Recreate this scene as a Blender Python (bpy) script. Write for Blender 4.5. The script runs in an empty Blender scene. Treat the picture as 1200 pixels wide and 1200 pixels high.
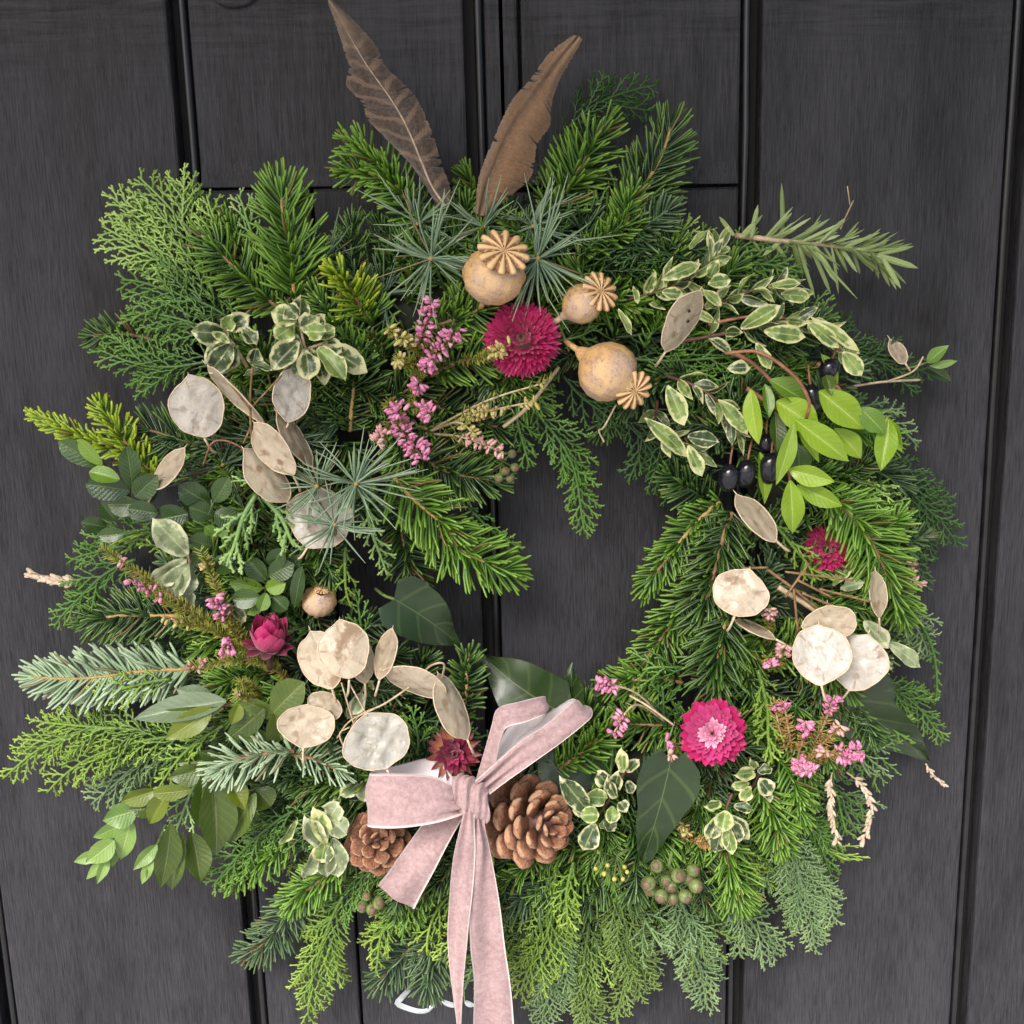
import bpy, math, random
import numpy as np
from mathutils import Vector, Matrix

scene = bpy.context.scene
COL = scene.collection
R_ = math.radians

# ------------------------------------------------------------------ camera
F_PX, PITCH, ROLL, DIST = 1200.0, R_(11.0), R_(-1.5), 0.6
fwd = np.array([0, math.cos(PITCH), -math.sin(PITCH)])
r0 = np.array([1.0, 0, 0]); u0 = np.cross(r0, fwd)
RIGHT = math.cos(ROLL) * r0 + math.sin(ROLL) * u0
UP = -math.sin(ROLL) * r0 + math.cos(ROLL) * u0
CAM = np.array([0, 0, 1.5]) - DIST * fwd
cam_data = bpy.data.cameras.new('camera')
cam_data.sensor_width = 36.0
cam_data.lens = 36.0 * F_PX / 1200.0
cam_data.clip_start = 0.02
cam_data.clip_end = 400.0
cam = bpy.data.objects.new('camera', cam_data)
COL.objects.link(cam)
cam.matrix_world = Matrix(((RIGHT[0], UP[0], -fwd[0], CAM[0]), (RIGHT[1], UP[1], -fwd[1], CAM[1]),
                           (RIGHT[2], UP[2], -fwd[2], CAM[2]), (0, 0, 0, 1)))
scene.camera = cam

# ------------------------------------------------------------------ daylight: open sky, thin cloud over the sun
SUN_EL, SUN_AZ = R_(42), R_(208)          # azimuth clockwise from +Y (the door looks towards -Y)
world = bpy.data.worlds.new("World"); scene.world = world
world.use_nodes = True
wn = world.node_tree
bg = wn.nodes['Background']
sky = wn.nodes.new('ShaderNodeTexSky')
sky.sky_type = 'NISHITA'; sky.sun_disc = False
sky.sun_elevation = SUN_EL; sky.sun_rotation = SUN_AZ
sky.dust_density = 4.0; sky.air_density = 0.9; sky.ozone_density = 0.7
wn.links.new(sky.outputs[0], bg.inputs[0])
bg.inputs[1].default_value = 0.09
sl = bpy.data.lights.new('sun', 'SUN'); sl.energy = 2.5; sl.angle = R_(34); sl.color = (1.0, 0.975, 0.945)
sun = bpy.data.objects.new('sun', sl); COL.objects.link(sun)
sdir = Vector((math.sin(SUN_AZ) * math.cos(SUN_EL), math.cos(SUN_AZ) * math.cos(SUN_EL), math.sin(SUN_EL)))
sun.rotation_euler = sdir.to_track_quat('Z', 'Y').to_euler()
sun.location = (-2, -4, 6)
scene.view_settings.view_transform = 'Standard'
scene.view_settings.look = 'None'
scene.view_settings.exposure = 1.22
scene.view_settings.gamma = 1.0
scene.cycles.use_denoising = True
scene.cycles.max_bounces = 8
scene.cycles.diffuse_bounces = 3

# ------------------------------------------------------------------ placing
PX = DIST / F_PX                                    # metres per photograph pixel at the door
def P(x, y, mm=0.0):
    """world point where the sight line of a pixel meets the plane mm millimetres in front of the door"""
    v = fwd + RIGHT * (x - 600) / F_PX - UP * (y - 600) / F_PX
    return CAM + v * ((-mm * 1e-3 - CAM[1]) / v[1])
def unit(v):
    v = np.asarray(v, float)
    return v / (np.linalg.norm(v, axis=-1, keepdims=True) + 1e-12)
def to_cam(p): return unit(CAM - p)
def dirpx(dx, dy):                                  # a picture direction (y down) as a vector along the door
    return unit(np.array([dx, 0, -dy]) )

def cat_rom(pts, n):
    pts = np.asarray(pts, float); k = len(pts)
    if k < 3:
        t = np.linspace(0, 1, n)[:, None]
        return pts[0] * (1 - t) + pts[-1] * t
    ext = np.vstack([2 * pts[0] - pts[1], pts, 2 * pts[-1] - pts[-2]])
    out = []
    for t in np.linspace(0, k - 1, n):
        i = min(int(t), k - 2); f = t - i
        a, b, c, d = ext[i:i + 4]
        out.append(0.5 * ((2 * b) + (-a + c) * f + (2 * a - 5 * b + 4 * c - d) * f * f + (-a + 3 * b - 3 * c + d) * f ** 3))
    return np.array(out)

# ------------------------------------------------------------------ mesh collecting
class Acc:
    """collects quads and triangles with a 'tint' attribute: r along, g random, b across"""
    def __init__(s): s.v, s.q, s.t, s.c, s.qm, s.n = [], [], [], [], [], 0
    def add(s, v, q=(), tint=None, tri=(), mi=0):
        v = np.asarray(v, float).reshape(-1, 3)
        if tint is None: tint = np.tile([0.5, 0.5, 0.5], (len(v), 1))
        q = np.asarray(q, int).reshape(-1, 4); tri = np.asarray(tri, int).reshape(-1, 3)
        s.v.append(v); s.q.append(q + s.n); s.t.append(tri + s.n); s.c.append(np.asarray(tint, float).reshape(-1, 3))
        s.qm.append(np.full(len(q), mi)); s.n += len(v)
    def mesh(s, name, mats, origin=(0, 0, 0), smooth=True):
        v = np.vstack(s.v) - np.asarray(origin); q = np.vstack(s.q); t = np.vstack(s.t); c = np.vstack(s.c)
        me = bpy.data.meshes.new(name)
        me.vertices.add(len(v)); me.vertices.foreach_set('co', v.astype(np.float32).ravel())
        me.loops.add(q.size + t.size); me.loops.foreach_set('vertex_index', np.concatenate([q.ravel(), t.ravel()]).astype(np.int32))
        me.polygons.add(len(q) + len(t))
        me.polygons.foreach_set('loop_start', np.concatenate([np.arange(len(q)) * 4, q.size + np.arange(len(t)) * 3]).astype(np.int32))
        me.polygons.foreach_set('material_index', np.concatenate([np.concatenate(s.qm), np.zeros(len(t))]).astype(np.int32))
        me.update(calc_edges=True); me.validate()
        a = me.attributes.new('tint', 'FLOAT_COLOR', 'POINT')
        if len(me.vertices) == len(c):
            a.data.foreach_set('color', np.hstack([c, np.ones((len(c), 1))]).astype(np.float32).ravel())
        for m in (mats if isinstance(mats, (list, tuple)) else [mats]): me.materials.append(m)
        me.polygons.foreach_set('use_smooth', np.full(len(me.polygons), smooth))
        return me
    def obj(s, name, mats, parent=None, smooth=True, stuff=False, label=None):
        org = np.array(parent['_o']) if parent is not None else np.zeros(3)
        o = bpy.data.objects.new(name, s.mesh(name, mats, org, smooth)); COL.objects.link(o)
        if parent is not None: o.parent = parent
        if stuff: o['kind'] = 'stuff'
        if label: o['label'] = label
        o['_o'] = [float(k) for k in org]
        return o

def thing(name, label, cat, loc, group=None):
    o = bpy.data.objects.new(name, None); COL.objects.link(o)
    o.empty_display_size = 0.01
    o.location = [float(k) for k in loc]; o['_o'] = [float(k) for k in loc]
    o['label'] = label; o['category'] = cat
    if group: o['group'] = group
    return o
def place(name, me, parent, o, X, Y, Z, S, label=None):
    """an object sharing mesh data, axes X Y Z at world point o"""
    ob = bpy.data.objects.new(name, me); COL.objects.link(ob)
    ob.parent = parent
    m = np.eye(4); m[:3, 0] = X * S[0]; m[:3, 1] = Y * S[1]; m[:3, 2] = Z * S[2]; m[:3, 3] = np.asarray(o) - np.array(parent['_o'])
    ob.matrix_basis = Matrix(m.tolist())
    ob['_o'] = [float(k) for k in parent['_o']]
    if label: ob['label'] = label
    return ob

def tube(acc, pts, rad, sides=6, g=0.5, mi=0, caps=True):
    pts = np.asarray(pts, float); n = len(pts)
    rad = np.broadcast_to(np.asarray(rad, float), (n,))
    T = unit(np.gradient(pts, axis=0))
    ref = np.array([0.13, -1.0, 0.21]); A = unit(np.cross(T, ref)); B = np.cross(T, A)
    th = np.arange(sides) * 2 * math.pi / sides
    ring = pts[:, None] + rad[:, None, None] * (np.cos(th)[None, :, None] * A[:, None] + np.sin(th)[None, :, None] * B[:, None])
    i = np.arange(n - 1)[:, None] * sides; j = np.arange(sides)[None]; j2 = (j + 1) % sides
    q = np.stack([i + j, i + j2, i + sides + j2, i + sides + j], -1).reshape(-1, 4)
    tint = np.stack([np.repeat(np.linspace(0, 1, n), sides), np.full(n * sides, g), np.tile(th / 6.283, n)], -1)
    v = ring.reshape(-1, 3); tri = []
    if caps:
        v = np.vstack([v, pts[0], pts[-1]]); tint = np.vstack([tint, [0, g, 0], [1, g, 0]])
        for a in range(sides):
            b = (a + 1) % sides
            tri += [(n * sides, b, a), (n * sides + 1, (n - 1) * sides + a, (n - 1) * sides + b)]
    acc.add(v, q, tint, tri, mi)

def grid_quads(n, m, wrap=False):
    i = np.arange(n - 1)[:, None] * m
    j = np.arange(m if wrap else m - 1)[None]; j2 = (j + 1) % m
    return np.stack([i + j, i + j2, i + m + j2, i + m + j], -1).reshape(-1, 4)

def stamp(acc, T, O, X, Y, Z, S, bz=0, bx=0, g=None, mi=0):
    """copies of template T = (verts, quads, along, across) on frames; bent along their length"""
    v, q, al, ac = T
    O, X, Y, Z = [np.asarray(k, float) for k in (O, X, Y, Z)]
    N = len(O); S = np.broadcast_to(np.asarray(S, float), (N, 3))
    bz = np.broadcast_to(bz, (N,)); bx = np.broadcast_to(bx, (N,))
    L = S[:, 1][:, None]; t = v[None, :, 1]
    lx = v[None, :, 0] * S[:, 0][:, None] + bx[:, None] * L * t * t
    ly = t * L * (1 - 0.3 * (bz[:, None] ** 2 + bx[:, None] ** 2) * t * t)
    lz = v[None, :, 2] * S[:, 2][:, None] + bz[:, None] * L * t * t
    W = O[:, None] + lx[..., None] * X[:, None] + ly[..., None] * Y[:, None] + lz[..., None] * Z[:, None]
    m = len(v)
    Q = (q[None] + (np.arange(N) * m)[:, None, None]).reshape(-1, 4)
    if g is None: g = np.full(N, 0.5)
    tint = np.stack([np.tile(al, N), np.repeat(g, m), np.tile(ac, N)], -1)
    acc.add(W.reshape(-1, 3), Q, tint, mi=mi)

def ring_template(st):
    """st: rows of (y, half width, half thickness, x shift, z shift); four-sided"""
    v, al, ac = [], [], []
    for y, w, h, xs, zs in st:
        for a, b, c in ((w, 0, 1), (0, h, .5), (-w, 0, 0), (0, -h, .5)):
            v.append((a + xs, y, b + zs)); al.append(y); ac.append(c)
    return np.array(v), grid_quads(len(st), 4, True), np.array(al), np.array(ac)
NEEDLE = ring_template([(0, .35, .3, 0, 0), (.10, .9, .45, 0, 0), (.6, 1, .45, 0, 0), (.94, .8, .35, 0, 0), (1, .3, .15, 0, 0)])
FINE = ring_template([(0, .9, .9, 0, 0), (.5, 1, 1, 0, 0), (1, .25, .25, 0, 0)])
def twig_template(n):
    st = []
    for k in range(n):
        a, b = k / n, (k + 1) / n
        tp = 1 - .35 * a; s = .28 if k % 2 else -.28
        st += [(a + .02 / n, .55 * tp, .5 * tp, s * .2, 0), (a + .72 / n, 1.0 * tp, .62 * tp, s, 0)]
    st.append((1.0, .15, .12, 0, 0))
    return ring_template(st)
TWIG = {n: twig_template(n) for n in (3, 4, 6, 9, 14)}
# ------------------------------------------------------------------ materials
class NT:
    def __init__(s, name):
        s.m = bpy.data.materials.new(name); s.m.use_nodes = True
        s.t = s.m.node_tree; s.t.nodes.clear()
        s.out = s.t.nodes.new('ShaderNodeOutputMaterial')
    def n(s, ty, props=None, **ins):
        nd = s.t.nodes.new('ShaderNode' + ty)
        for k, v in (props or {}).items(): setattr(nd, k, v)
        for k, v in ins.items():
            key = int(k[1:]) if k[0] == '_' and k[1:].isdigit() else k.replace('_', ' ')
            s.set(nd.inputs[key], v)
        return nd
    def set(s, sock, v):
        if isinstance(v, bpy.types.NodeSocket): s.t.links.new(v, sock)
        elif isinstance(v, (tuple, list)) and len(v) == 3 and sock.type == 'RGBA': sock.default_value = (*v, 1)
        else: sock.default_value = v
    def math(s, op, a, b=0.0, c=0.0, clamp=False):
        nd = s.t.nodes.new('ShaderNodeMath'); nd.operation = op; nd.use_clamp = clamp
        for i, x in enumerate((a, b, c)): s.set(nd.inputs[i], x)
        return nd.outputs[0]
    def mix(s, f, a, b, blend='MIX'):
        nd = s.t.nodes.new('ShaderNodeMixRGB'); nd.blend_type = blend
        for i, x in enumerate((f, a, b)): s.set(nd.inputs[i], x)
        return nd.outputs[0]
    def step(s, x, a, b):
        nd = s.t.nodes.new('ShaderNodeMapRange'); nd.interpolation_type = 'SMOOTHSTEP'
        for i, k in enumerate((x, a, b, 0.0, 1.0)): s.set(nd.inputs[i], k)
        return nd.outputs[0]
    def tint(s):
        a = s.n('Attribute', dict(attribute_name='tint')); sp = s.n('SeparateColor', _0=a.outputs['Color'])
        return sp.outputs[0], sp.outputs[1], sp.outputs[2]
    def noise(s, scale, detail=3.0, vec=None, rough=.55, dist=0.0):
        nd = s.n('TexNoise', Scale=scale, Detail=detail, Roughness=rough, Distortion=dist)
        if vec is not None: s.set(nd.inputs['Vector'], vec)
        return nd.outputs[0]
    def rnd(s): return s.n('ObjectInfo').outputs['Random']
    def obj(s): return s.n('TexCoord').outputs['Object']
    def pos(s): return s.n('NewGeometry').outputs['Position']
    def bump(s, h, strength=.3, dist=.001):
        return s.n('Bump', Strength=strength, Distance=dist, Height=h).outputs[0]
    def done(s, col, rough=.5, normal=None, trans=0.0, tcol=None, spec=.5, **kw):
        b = s.n('BsdfPrincipled', Base_Color=col, Roughness=rough)
        b.inputs['Specular IOR Level'].default_value = spec
        for k, v in kw.items(): s.set(b.inputs[k.replace('_', ' ')], v)
        if normal is not None: s.set(b.inputs['Normal'], normal)
        o = b.outputs[0]
        if trans:
            tr = s.n('BsdfTranslucent', Color=tcol if tcol is not None else col)
            o = s.n('MixShader', Fac=trans, _1=o, _2=tr.outputs[0]).outputs[0]
        s.t.links.new(o, s.out.inputs[0])
        return s.m

def warm(c, b=.55, k=1.28): return (c[0] * 1.17 * k, c[1] * 1.06 * k, c[2] * b * k)
def needle_mat(name, dark, mid, tip, rough=.33, trans=.12, tipstart=.35):
    k = .85 if ('blue' in name or 'deep' in name) else .6
    if 'silver' not in name: dark, mid, tip = [warm(c, k) for c in (dark, mid, tip)]
    t = NT(name); r, g, b = t.tint()
    c = t.mix(g, dark, mid)
    c = t.mix(t.math('MULTIPLY', t.step(r, tipstart, 1.0), .8), c, tip)
    o = t.rnd()
    c = t.mix(t.math('MULTIPLY', o, .25), c, mid)
    c = t.mix(t.math('MULTIPLY', t.step(g, .955, .965), .75), c, (.16, .085, .03))
    stripe = t.math('ABSOLUTE', t.math('SUBTRACT', b, .5))
    c = t.mix(t.math('MULTIPLY', t.step(stripe, .08, .0), .12), c, tip)
    return t.done(c, rough, trans=trans)
def scale_mat(name, dark, mid, tip, rough=.4, trans=.1):
    k = .75 if 'bl' in name else .62
    dark, mid, tip = [warm(c, k) for c in (dark, mid, tip)]
    t = NT(name); r, g, b = t.tint()
    n = t.noise(900, 2, t.obj())
    k = t.math('ADD', t.math('MULTIPLY', g, .75), t.math('MULTIPLY', r, .3), clamp=True)
    c = t.mix(t.step(k, .1, .6), dark, mid)
    c = t.mix(t.step(k, .5, 1.05), c, tip)
    c = t.mix(t.step(n, .52, .75), c, t.mix(.45, c, tip))
    return t.done(c, rough, trans=trans, normal=t.bump(n, .25, .0004))
def leaf_mat(name, dark, light, rib, rough=.3, trans=.2, tcol=None, under=None, vein=.25, veins=9.0, rw=.07):
    t = NT(name); r, g, b = t.tint(); o = t.rnd()
    u = t.math('ABSOLUTE', t.math('MULTIPLY', t.math('SUBTRACT', b, .5), 2.0))
    nz = t.noise(70, 3, t.pos())
    c = t.mix(t.math('ADD', t.math('MULTIPLY', o, .7), t.math('MULTIPLY', t.math('SUBTRACT', nz, .5), .9), clamp=True), dark, light)
    w = t.math('SINE', t.math('MULTIPLY', t.math('SUBTRACT', r, t.math('MULTIPLY', u, .22)), veins * 6.283))
    vm = t.math('MULTIPLY', t.step(w, .82, 1.0), vein)
    c = t.mix(vm, c, rib)
    mid = t.step(u, rw, rw * .35)
    c = t.mix(t.math('MULTIPLY', mid, .75), c, rib)
    if under is not None:
        bf = t.n('NewGeometry').outputs['Backfacing']; c = t.mix(t.math('MULTIPLY', bf, .85), c, under)
    fine = t.noise(600, 2, t.obj())
    h = t.math('ADD', t.math('MULTIPLY', w, -.35), t.math('MULTIPLY', fine, .5))
    h = t.math('SUBTRACT', h, mid)
    c = t.mix(t.math('MULTIPLY', t.step(t.noise(260, 3, t.pos(), .7), .64, .74), .35), c, (.14, .11, .03))
    return t.done(c, t.math('ADD', rough - .08, t.math('MULTIPLY', nz, .16)), t.bump(h, .35, .0005), trans, tcol, Coat_Weight=.3, Coat_Roughness=.18)
def varieg_mat(name, green, green2, cream, thr=.62, rough=.38):
    t = NT(name); r, g, b = t.tint(); o = t.rnd()
    u = t.math('ABSOLUTE', t.math('MULTIPLY', t.math('SUBTRACT', b, .5), 2.0))
    nz = t.noise(420, 3, t.pos()); n2 = t.noise(120, 2, t.pos())
    e = t.math('MAXIMUM', u, t.math('MULTIPLY', t.math('ABSOLUTE', t.math('SUBTRACT', r, .47)), 1.9))
    e = t.math('ADD', e, t.math('MULTIPLY', t.math('SUBTRACT', nz, .5), .8))
    e = t.math('ADD', e, t.math('MULTIPLY', t.math('SUBTRACT', o, .5), .34))
    gcol = t.mix(t.step(n2, .35, .65), green, green2)
    gcol = t.mix(t.math('MULTIPLY', t.step(nz, .55, .7), .4), gcol, cream)
    c = t.mix(t.step(e, thr - .14, thr + .10), gcol, t.mix(t.math('MULTIPLY', o, .4), cream, t.mix(.5, cream, green2)))
    c = t.mix(t.math('MULTIPLY', t.step(u, .09, .02), .35), c, cream)
    return t.done(c, rough, t.bump(nz, .25, .0005), .18)
def plain_mat(name, a, b, scale=200, rough=.6, bump=.3, trans=0, stretch=None, **kw):
    t = NT(name); v = t.obj()
    if stretch:
        v = t.n('Mapping', Vector=v, Scale=stretch).outputs[0]
    n = t.noise(scale, 4, v)
    c = t.mix(t.step(n, .35, .65), a, b)
    c = t.mix(t.math('MULTIPLY', t.rnd(), .25), c, b)
    return t.done(c, rough, t.bump(n, bump, .0006), trans, **kw)

M = {}
# conifers
M['fir_mid'] = needle_mat('fir_needles_mid', (.014, .042, .012), (.040, .110, .022), (.14, .28, .055))
M['fir_bright'] = needle_mat('fir_needles_bright', (.030, .085, .012), (.062, .165, .028), (.17, .33, .075), trans=.2)
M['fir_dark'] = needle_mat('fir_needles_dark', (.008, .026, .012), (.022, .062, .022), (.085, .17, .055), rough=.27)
M['fir_blue'] = needle_mat('fir_needles_bluish', (.014, .034, .026), (.036, .078, .058), (.09, .16, .11), rough=.32)
M['fir_silver'] = needle_mat('fir_needles_silver', (.19, .30, .16), (.33, .45, .27), (.44, .56, .36), rough=.45)
M['fir_lime'] = needle_mat('fir_needles_lime', (.06, .13, .012), (.14, .27, .03), (.34, .46, .06), trans=.22)
M['pine_blue'] = needle_mat('pine_needles_blue', (.065, .12, .095), (.15, .24, .185), (.26, .35, .27), rough=.4)
M['pine_deep'] = needle_mat('pine_needles_deep', (.03, .062, .052), (.075, .13, .10), (.14, .22, .16), rough=.4)
M['cy_light'] = scale_mat('cypress_scales_light', (.06, .135, .05), (.19, .33, .12), (.38, .55, .27))
M['cy_lime'] = scale_mat('cypress_scales_lime', (.038, .092, .022), (.135, .245, .055), (.31, .43, .15))
M['cy_mid'] = scale_mat('cypress_scales_mid', (.018, .056, .016), (.06, .15, .04), (.17, .30, .085))
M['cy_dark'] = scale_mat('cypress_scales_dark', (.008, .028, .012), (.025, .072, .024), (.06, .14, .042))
M['cy_blue'] = scale_mat('cypress_scales_bluish', (.036, .08, .045), (.11, .195, .11), (.24, .35, .21))
M['cy_yellow'] = scale_mat('cypress_scales_olive', (.032, .07, .025), (.095, .165, .06), (.20, .30, .13))
M['cy_bloom'] = scale_mat('cypress_scales_bloom', (.06, .14, .05), (.17, .31, .13), (.42, .56, .36))
M['twig'] = plain_mat('twig_bark', (.12, .065, .028), (.25, .15, .065), 300)
M['twig_gold'] = plain_mat('young_bark', (.26, .17, .05), (.40, .27, .09), 400)
M['twig_green'] = plain_mat('green_stem', (.06, .11, .025), (.14, .19, .05), 300)
M['twig_red'] = plain_mat('reddish_stem', (.16, .06, .035), (.30, .13, .07), 250, .5)
M['twig_pale'] = plain_mat('pale_stem', (.34, .25, .15), (.52, .41, .27), 300)
M['twig_dark'] = plain_mat('dark_stem', (.05, .022, .016), (.12, .05, .035), 300)
# leaves
M['lime'] = leaf_mat('lime_leaf', (.22, .36, .022), (.36, .52, .045), (.50, .62, .14), .36, .3, (.40, .62, .04), vein=.07)
M['lime_deep'] = leaf_mat('lime_leaf_deep', (.10, .21, .018), (.20, .33, .03), (.32, .44, .10), .36, .28, vein=.07)
M['bay'] = leaf_mat('bay_leaf', (.040, .075, .012), (.115, .165, .020), (.20, .24, .06), .24, .22, (.18, .32, .03), under=(.15, .21, .12))
M['bay_gold'] = leaf_mat('bay_leaf_gold', (.11, .16, .012), (.20, .25, .018), (.27, .31, .06), .33, .3, (.35, .42, .03))
M['bay_under'] = leaf_mat('bay_leaf_underside', (.15, .21, .12), (.20, .27, .14), (.26, .32, .17), .5, .2)
M['shoot'] = leaf_mat('young_shoot_leaf', (.15, .28, .055), (.28, .43, .10), (.45, .56, .20), .33, .25)
M['box'] = leaf_mat('box_leaf', (.022, .055, .011), (.058, .115, .020), (.11, .18, .045), .2, .14, under=(.09, .13, .045), vein=.1)
M['box_young'] = leaf_mat('box_leaf_young', (.11, .23, .022), (.20, .33, .035), (.3, .42, .08), .28, .22)
M['ivy'] = leaf_mat('ivy_leaf', (.014, .034, .008), (.032, .062, .015), (.10, .15, .05), .18, .1, vein=.3, veins=4, rw=.03)
M['ivy_grey'] = leaf_mat('ivy_leaf_grey', (.022, .042, .026), (.04, .065, .04), (.09, .13, .075), .35, .1, vein=.25, veins=4, rw=.04)
M['rosemary'] = leaf_mat('rosemary_leaf', (.16, .24, .06), (.33, .42, .15), (.56, .60, .34), .38, .12, under=(.38, .42, .29))
M['var_green'] = varieg_mat('variegated_leaf_dark', (.026, .055, .022), (.085, .13, .045), (.62, .61, .34), .76)
M['var_light'] = varieg_mat('variegated_leaf_light', (.085, .15, .035), (.21, .30, .075), (.62, .62, .31), .72)
M['var_pale'] = varieg_mat('variegated_leaf_pale', (.17, .22, .11), (.29, .35, .18), (.60, .60, .40), .80, .5)
# dried things
def pod_mat(name, cream, tan, spot, rough=.38, wr=.5):
    t = NT(name); r, g, b = t.tint(); o = t.rnd()
    ob = t.n('VectorMath', dict(operation='ADD'), _0=t.obj(), _1=t.n('CombineXYZ', X=t.math('MULTIPLY', o, 3.0)).outputs[0]).outputs[0]
    n1 = t.noise(110, 4, ob, .6, 1.2); n2 = t.noise(45, 3, ob); n3 = t.noise(330, 3, ob, .6, 2.0)
    c = t.mix(t.math('MULTIPLY', t.step(n1, .46, .68), .45), cream, tan)
    fib = t.step(t.noise(260, 5, ob, .75, 3.0), .54, .66)
    c = t.mix(t.math('MULTIPLY', fib, .35), c, spot)
    c = t.mix(t.math('MULTIPLY', t.step(t.math('ADD', n2, t.math('MULTIPLY', t.math('SUBTRACT', n3, .5), .25)), .59, .68), .8), c, spot)
    vo = t.n('TexVoronoi', Vector=ob, Scale=95.0); ring = t.math('MULTIPLY', t.step(r, .15, .3), t.step(r, .85, .6))
    sc_ = t.math('MULTIPLY', t.step(t.math('ADD', vo.outputs['Distance'], t.math('MULTIPLY', n3, .25)), .40, .24), ring)
    c = t.mix(t.math('MULTIPLY', sc_, .75), c, spot)
    fr = t.math('ABSOLUTE', t.math('SUBTRACT', t.math('FRACT', t.math('ADD', t.math('MULTIPLY', b, 5.0), t.math('MULTIPLY', o, 9.0))), .5))
    fn = t.math('MULTIPLY', t.step(fr, .05, .02), t.math('MULTIPLY', t.step(r, .60, .70), t.step(r, .97, .90)))
    dx_ = t.math('MULTIPLY', fr, 3.2); dy_ = t.math('MULTIPLY', t.math('SUBTRACT', r, .5), 5.5)
    sd = t.step(t.math('ADD', t.math('ADD', t.math('MULTIPLY', dx_, dx_), t.math('MULTIPLY', dy_, dy_)), t.math('MULTIPLY', t.math('SUBTRACT', n3, .5), 1.1)), .75, .1)
    keep = t.step(t.noise(22, 1, ob), .44, .56)
    c = t.mix(t.math('MULTIPLY', t.math('MULTIPLY', sd, keep), .5), c, spot)
    c = t.mix(t.math('MULTIPLY', fn, .55), c, spot)
    c = t.mix(t.math('MULTIPLY', t.step(r, .90, 1.0), .5), c, tan)
    vein = t.noise(38, 5, ob, .62, 2.5); vl = t.step(t.math('ABSOLUTE', t.math('SUBTRACT', vein, .5)), .018, .0)
    c = t.mix(t.math('MULTIPLY', vl, .28), c, spot)
    return t.done(c, rough - .08, t.bump(t.math('ADD', t.math('MULTIPLY', vein, 1.4), t.math('ADD', t.math('MULTIPLY', n1, .25), t.math('MULTIPLY', vl, -.1))), wr, .0030), .42, cream, Sheen_Weight=.15, Coat_Weight=.35, Coat_Roughness=.2, Alpha=t.math('SUBTRACT', 1.0, t.math('MULTIPLY', t.step(n2, .62, .38), .22)))
M['pod_white'] = pod_mat('honesty_membrane_white', (.76, .72, .66), (.66, .57, .46), (.33, .22, .13), .33, .5)
M['pod_cream'] = pod_mat('honesty_membrane_cream', (.76, .67, .53), (.62, .48, .33), (.30, .17, .085), .42, .35)
M['pod_tan'] = pod_mat('honesty_membrane_tan', (.68, .58, .44), (.54, .42, .29), (.26, .16, .09), .5, .45)
M['pod_crinkle'] = pod_mat('honesty_membrane_crinkled', (.68, .66, .60), (.55, .50, .42), (.40, .36, .28), .35, .6)
M['pod_rim'] = plain_mat('honesty_rim', (.52, .40, .26), (.66, .54, .39), 500, .55)
def poppy_mat():
    t = NT('poppy_head'); v = t.obj(); o = t.rnd()
    n1 = t.noise(130, 5, v, .65); n2 = t.noise(700, 3, v, .7); n3 = t.noise(60, 2, v)
    c = t.mix(t.step(n1, .35, .68), (.62, .39, .155), (.44, .25, .125))
    c = t.mix(t.step(n3, .45, .7), c, (.50, .34, .24))
    c = t.mix(t.math('MULTIPLY', t.step(t.math('ADD', n2, t.math('MULTIPLY', n1, .5)), .78, .95), .75), c, (.17, .085, .045))
    c = t.mix(t.math('MULTIPLY', t.step(t.noise(28, 2, v), .5, .62), .3), c, (.46, .36, .31))
    return t.done(c, .6, t.bump(t.math('ADD', n1, t.math('MULTIPLY', n2, .4)), .7, .0016))
M['poppy'] = poppy_mat()
def crown_mat():
    t = NT('poppy_crown'); r, g, b = t.tint()
    c = t.mix(t.step(b, .10, .75), (.20, .085, .03), (.66, .44, .21))
    c = t.mix(t.step(t.noise(500, 3, t.obj()), .5, .75), c, (.60, .42, .24))
    return t.done(c, .6, t.bump(t.noise(900, 2, t.obj()), .3, .0004))
M['crown'] = crown_mat()
def petal_mat(name, base, tip, rough=.35, sheen=.3, start=.3):
    t = NT(name); r, g, b = t.tint(); o = t.rnd()
    c = t.mix(t.step(r, start, .9), base, tip)
    c = t.mix(t.math('MULTIPLY', o, .22), c, t.mix(.5, base, tip, 'MULTIPLY'))
    w = t.math('SINE', t.math('MULTIPLY', b, 40.0))
    return t.done(c, rough, t.bump(w, .15, .0003), .2, Sheen_Weight=sheen)
M['pet_mag'] = petal_mat('strawflower_magenta', (.42, .012, .10), (.50, .015, .135))
M['pet_pink'] = petal_mat('strawflower_pink', (.52, .05, .20), (.66, .055, .25))
M['pet_pale'] = petal_mat('strawflower_pale', (.78, .26, .46), (.92, .66, .74))
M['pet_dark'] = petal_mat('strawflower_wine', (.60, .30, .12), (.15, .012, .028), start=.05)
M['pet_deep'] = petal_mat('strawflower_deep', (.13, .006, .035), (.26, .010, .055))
M['pet_eye'] = plain_mat('strawflower_eye', (.20, .02, .06), (.50, .25, .22), 800)
def floret_mat(name, a, b_, tip):
    t = NT(name); r, g, b = t.tint()
    c = t.mix(g, a, b_); c = t.mix(t.step(r, .6, 1.0), c, tip)
    return t.done(c, .5, trans=.2)
M['heather'] = floret_mat('heather_pink', (.60, .19, .36), (.82, .44, .56), (.72, .20, .40))
M['heather_pale'] = floret_mat('heather_pale', (.62, .38, .34), (.74, .52, .42), (.62, .25, .32))
M['heather_bud'] = floret_mat('heather_buds', (.42, .42, .10), (.58, .50, .18), (.60, .42, .26))
M['heather_leaf'] = needle_mat('heather_leaves', (.075, .115, .03), (.19, .24, .065), (.30, .28, .09), rough=.5)
M['heather_dry'] = needle_mat('heather_dry_leaves', (.16, .10, .05), (.30, .20, .10), (.42, .30, .16), rough=.7)
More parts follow.
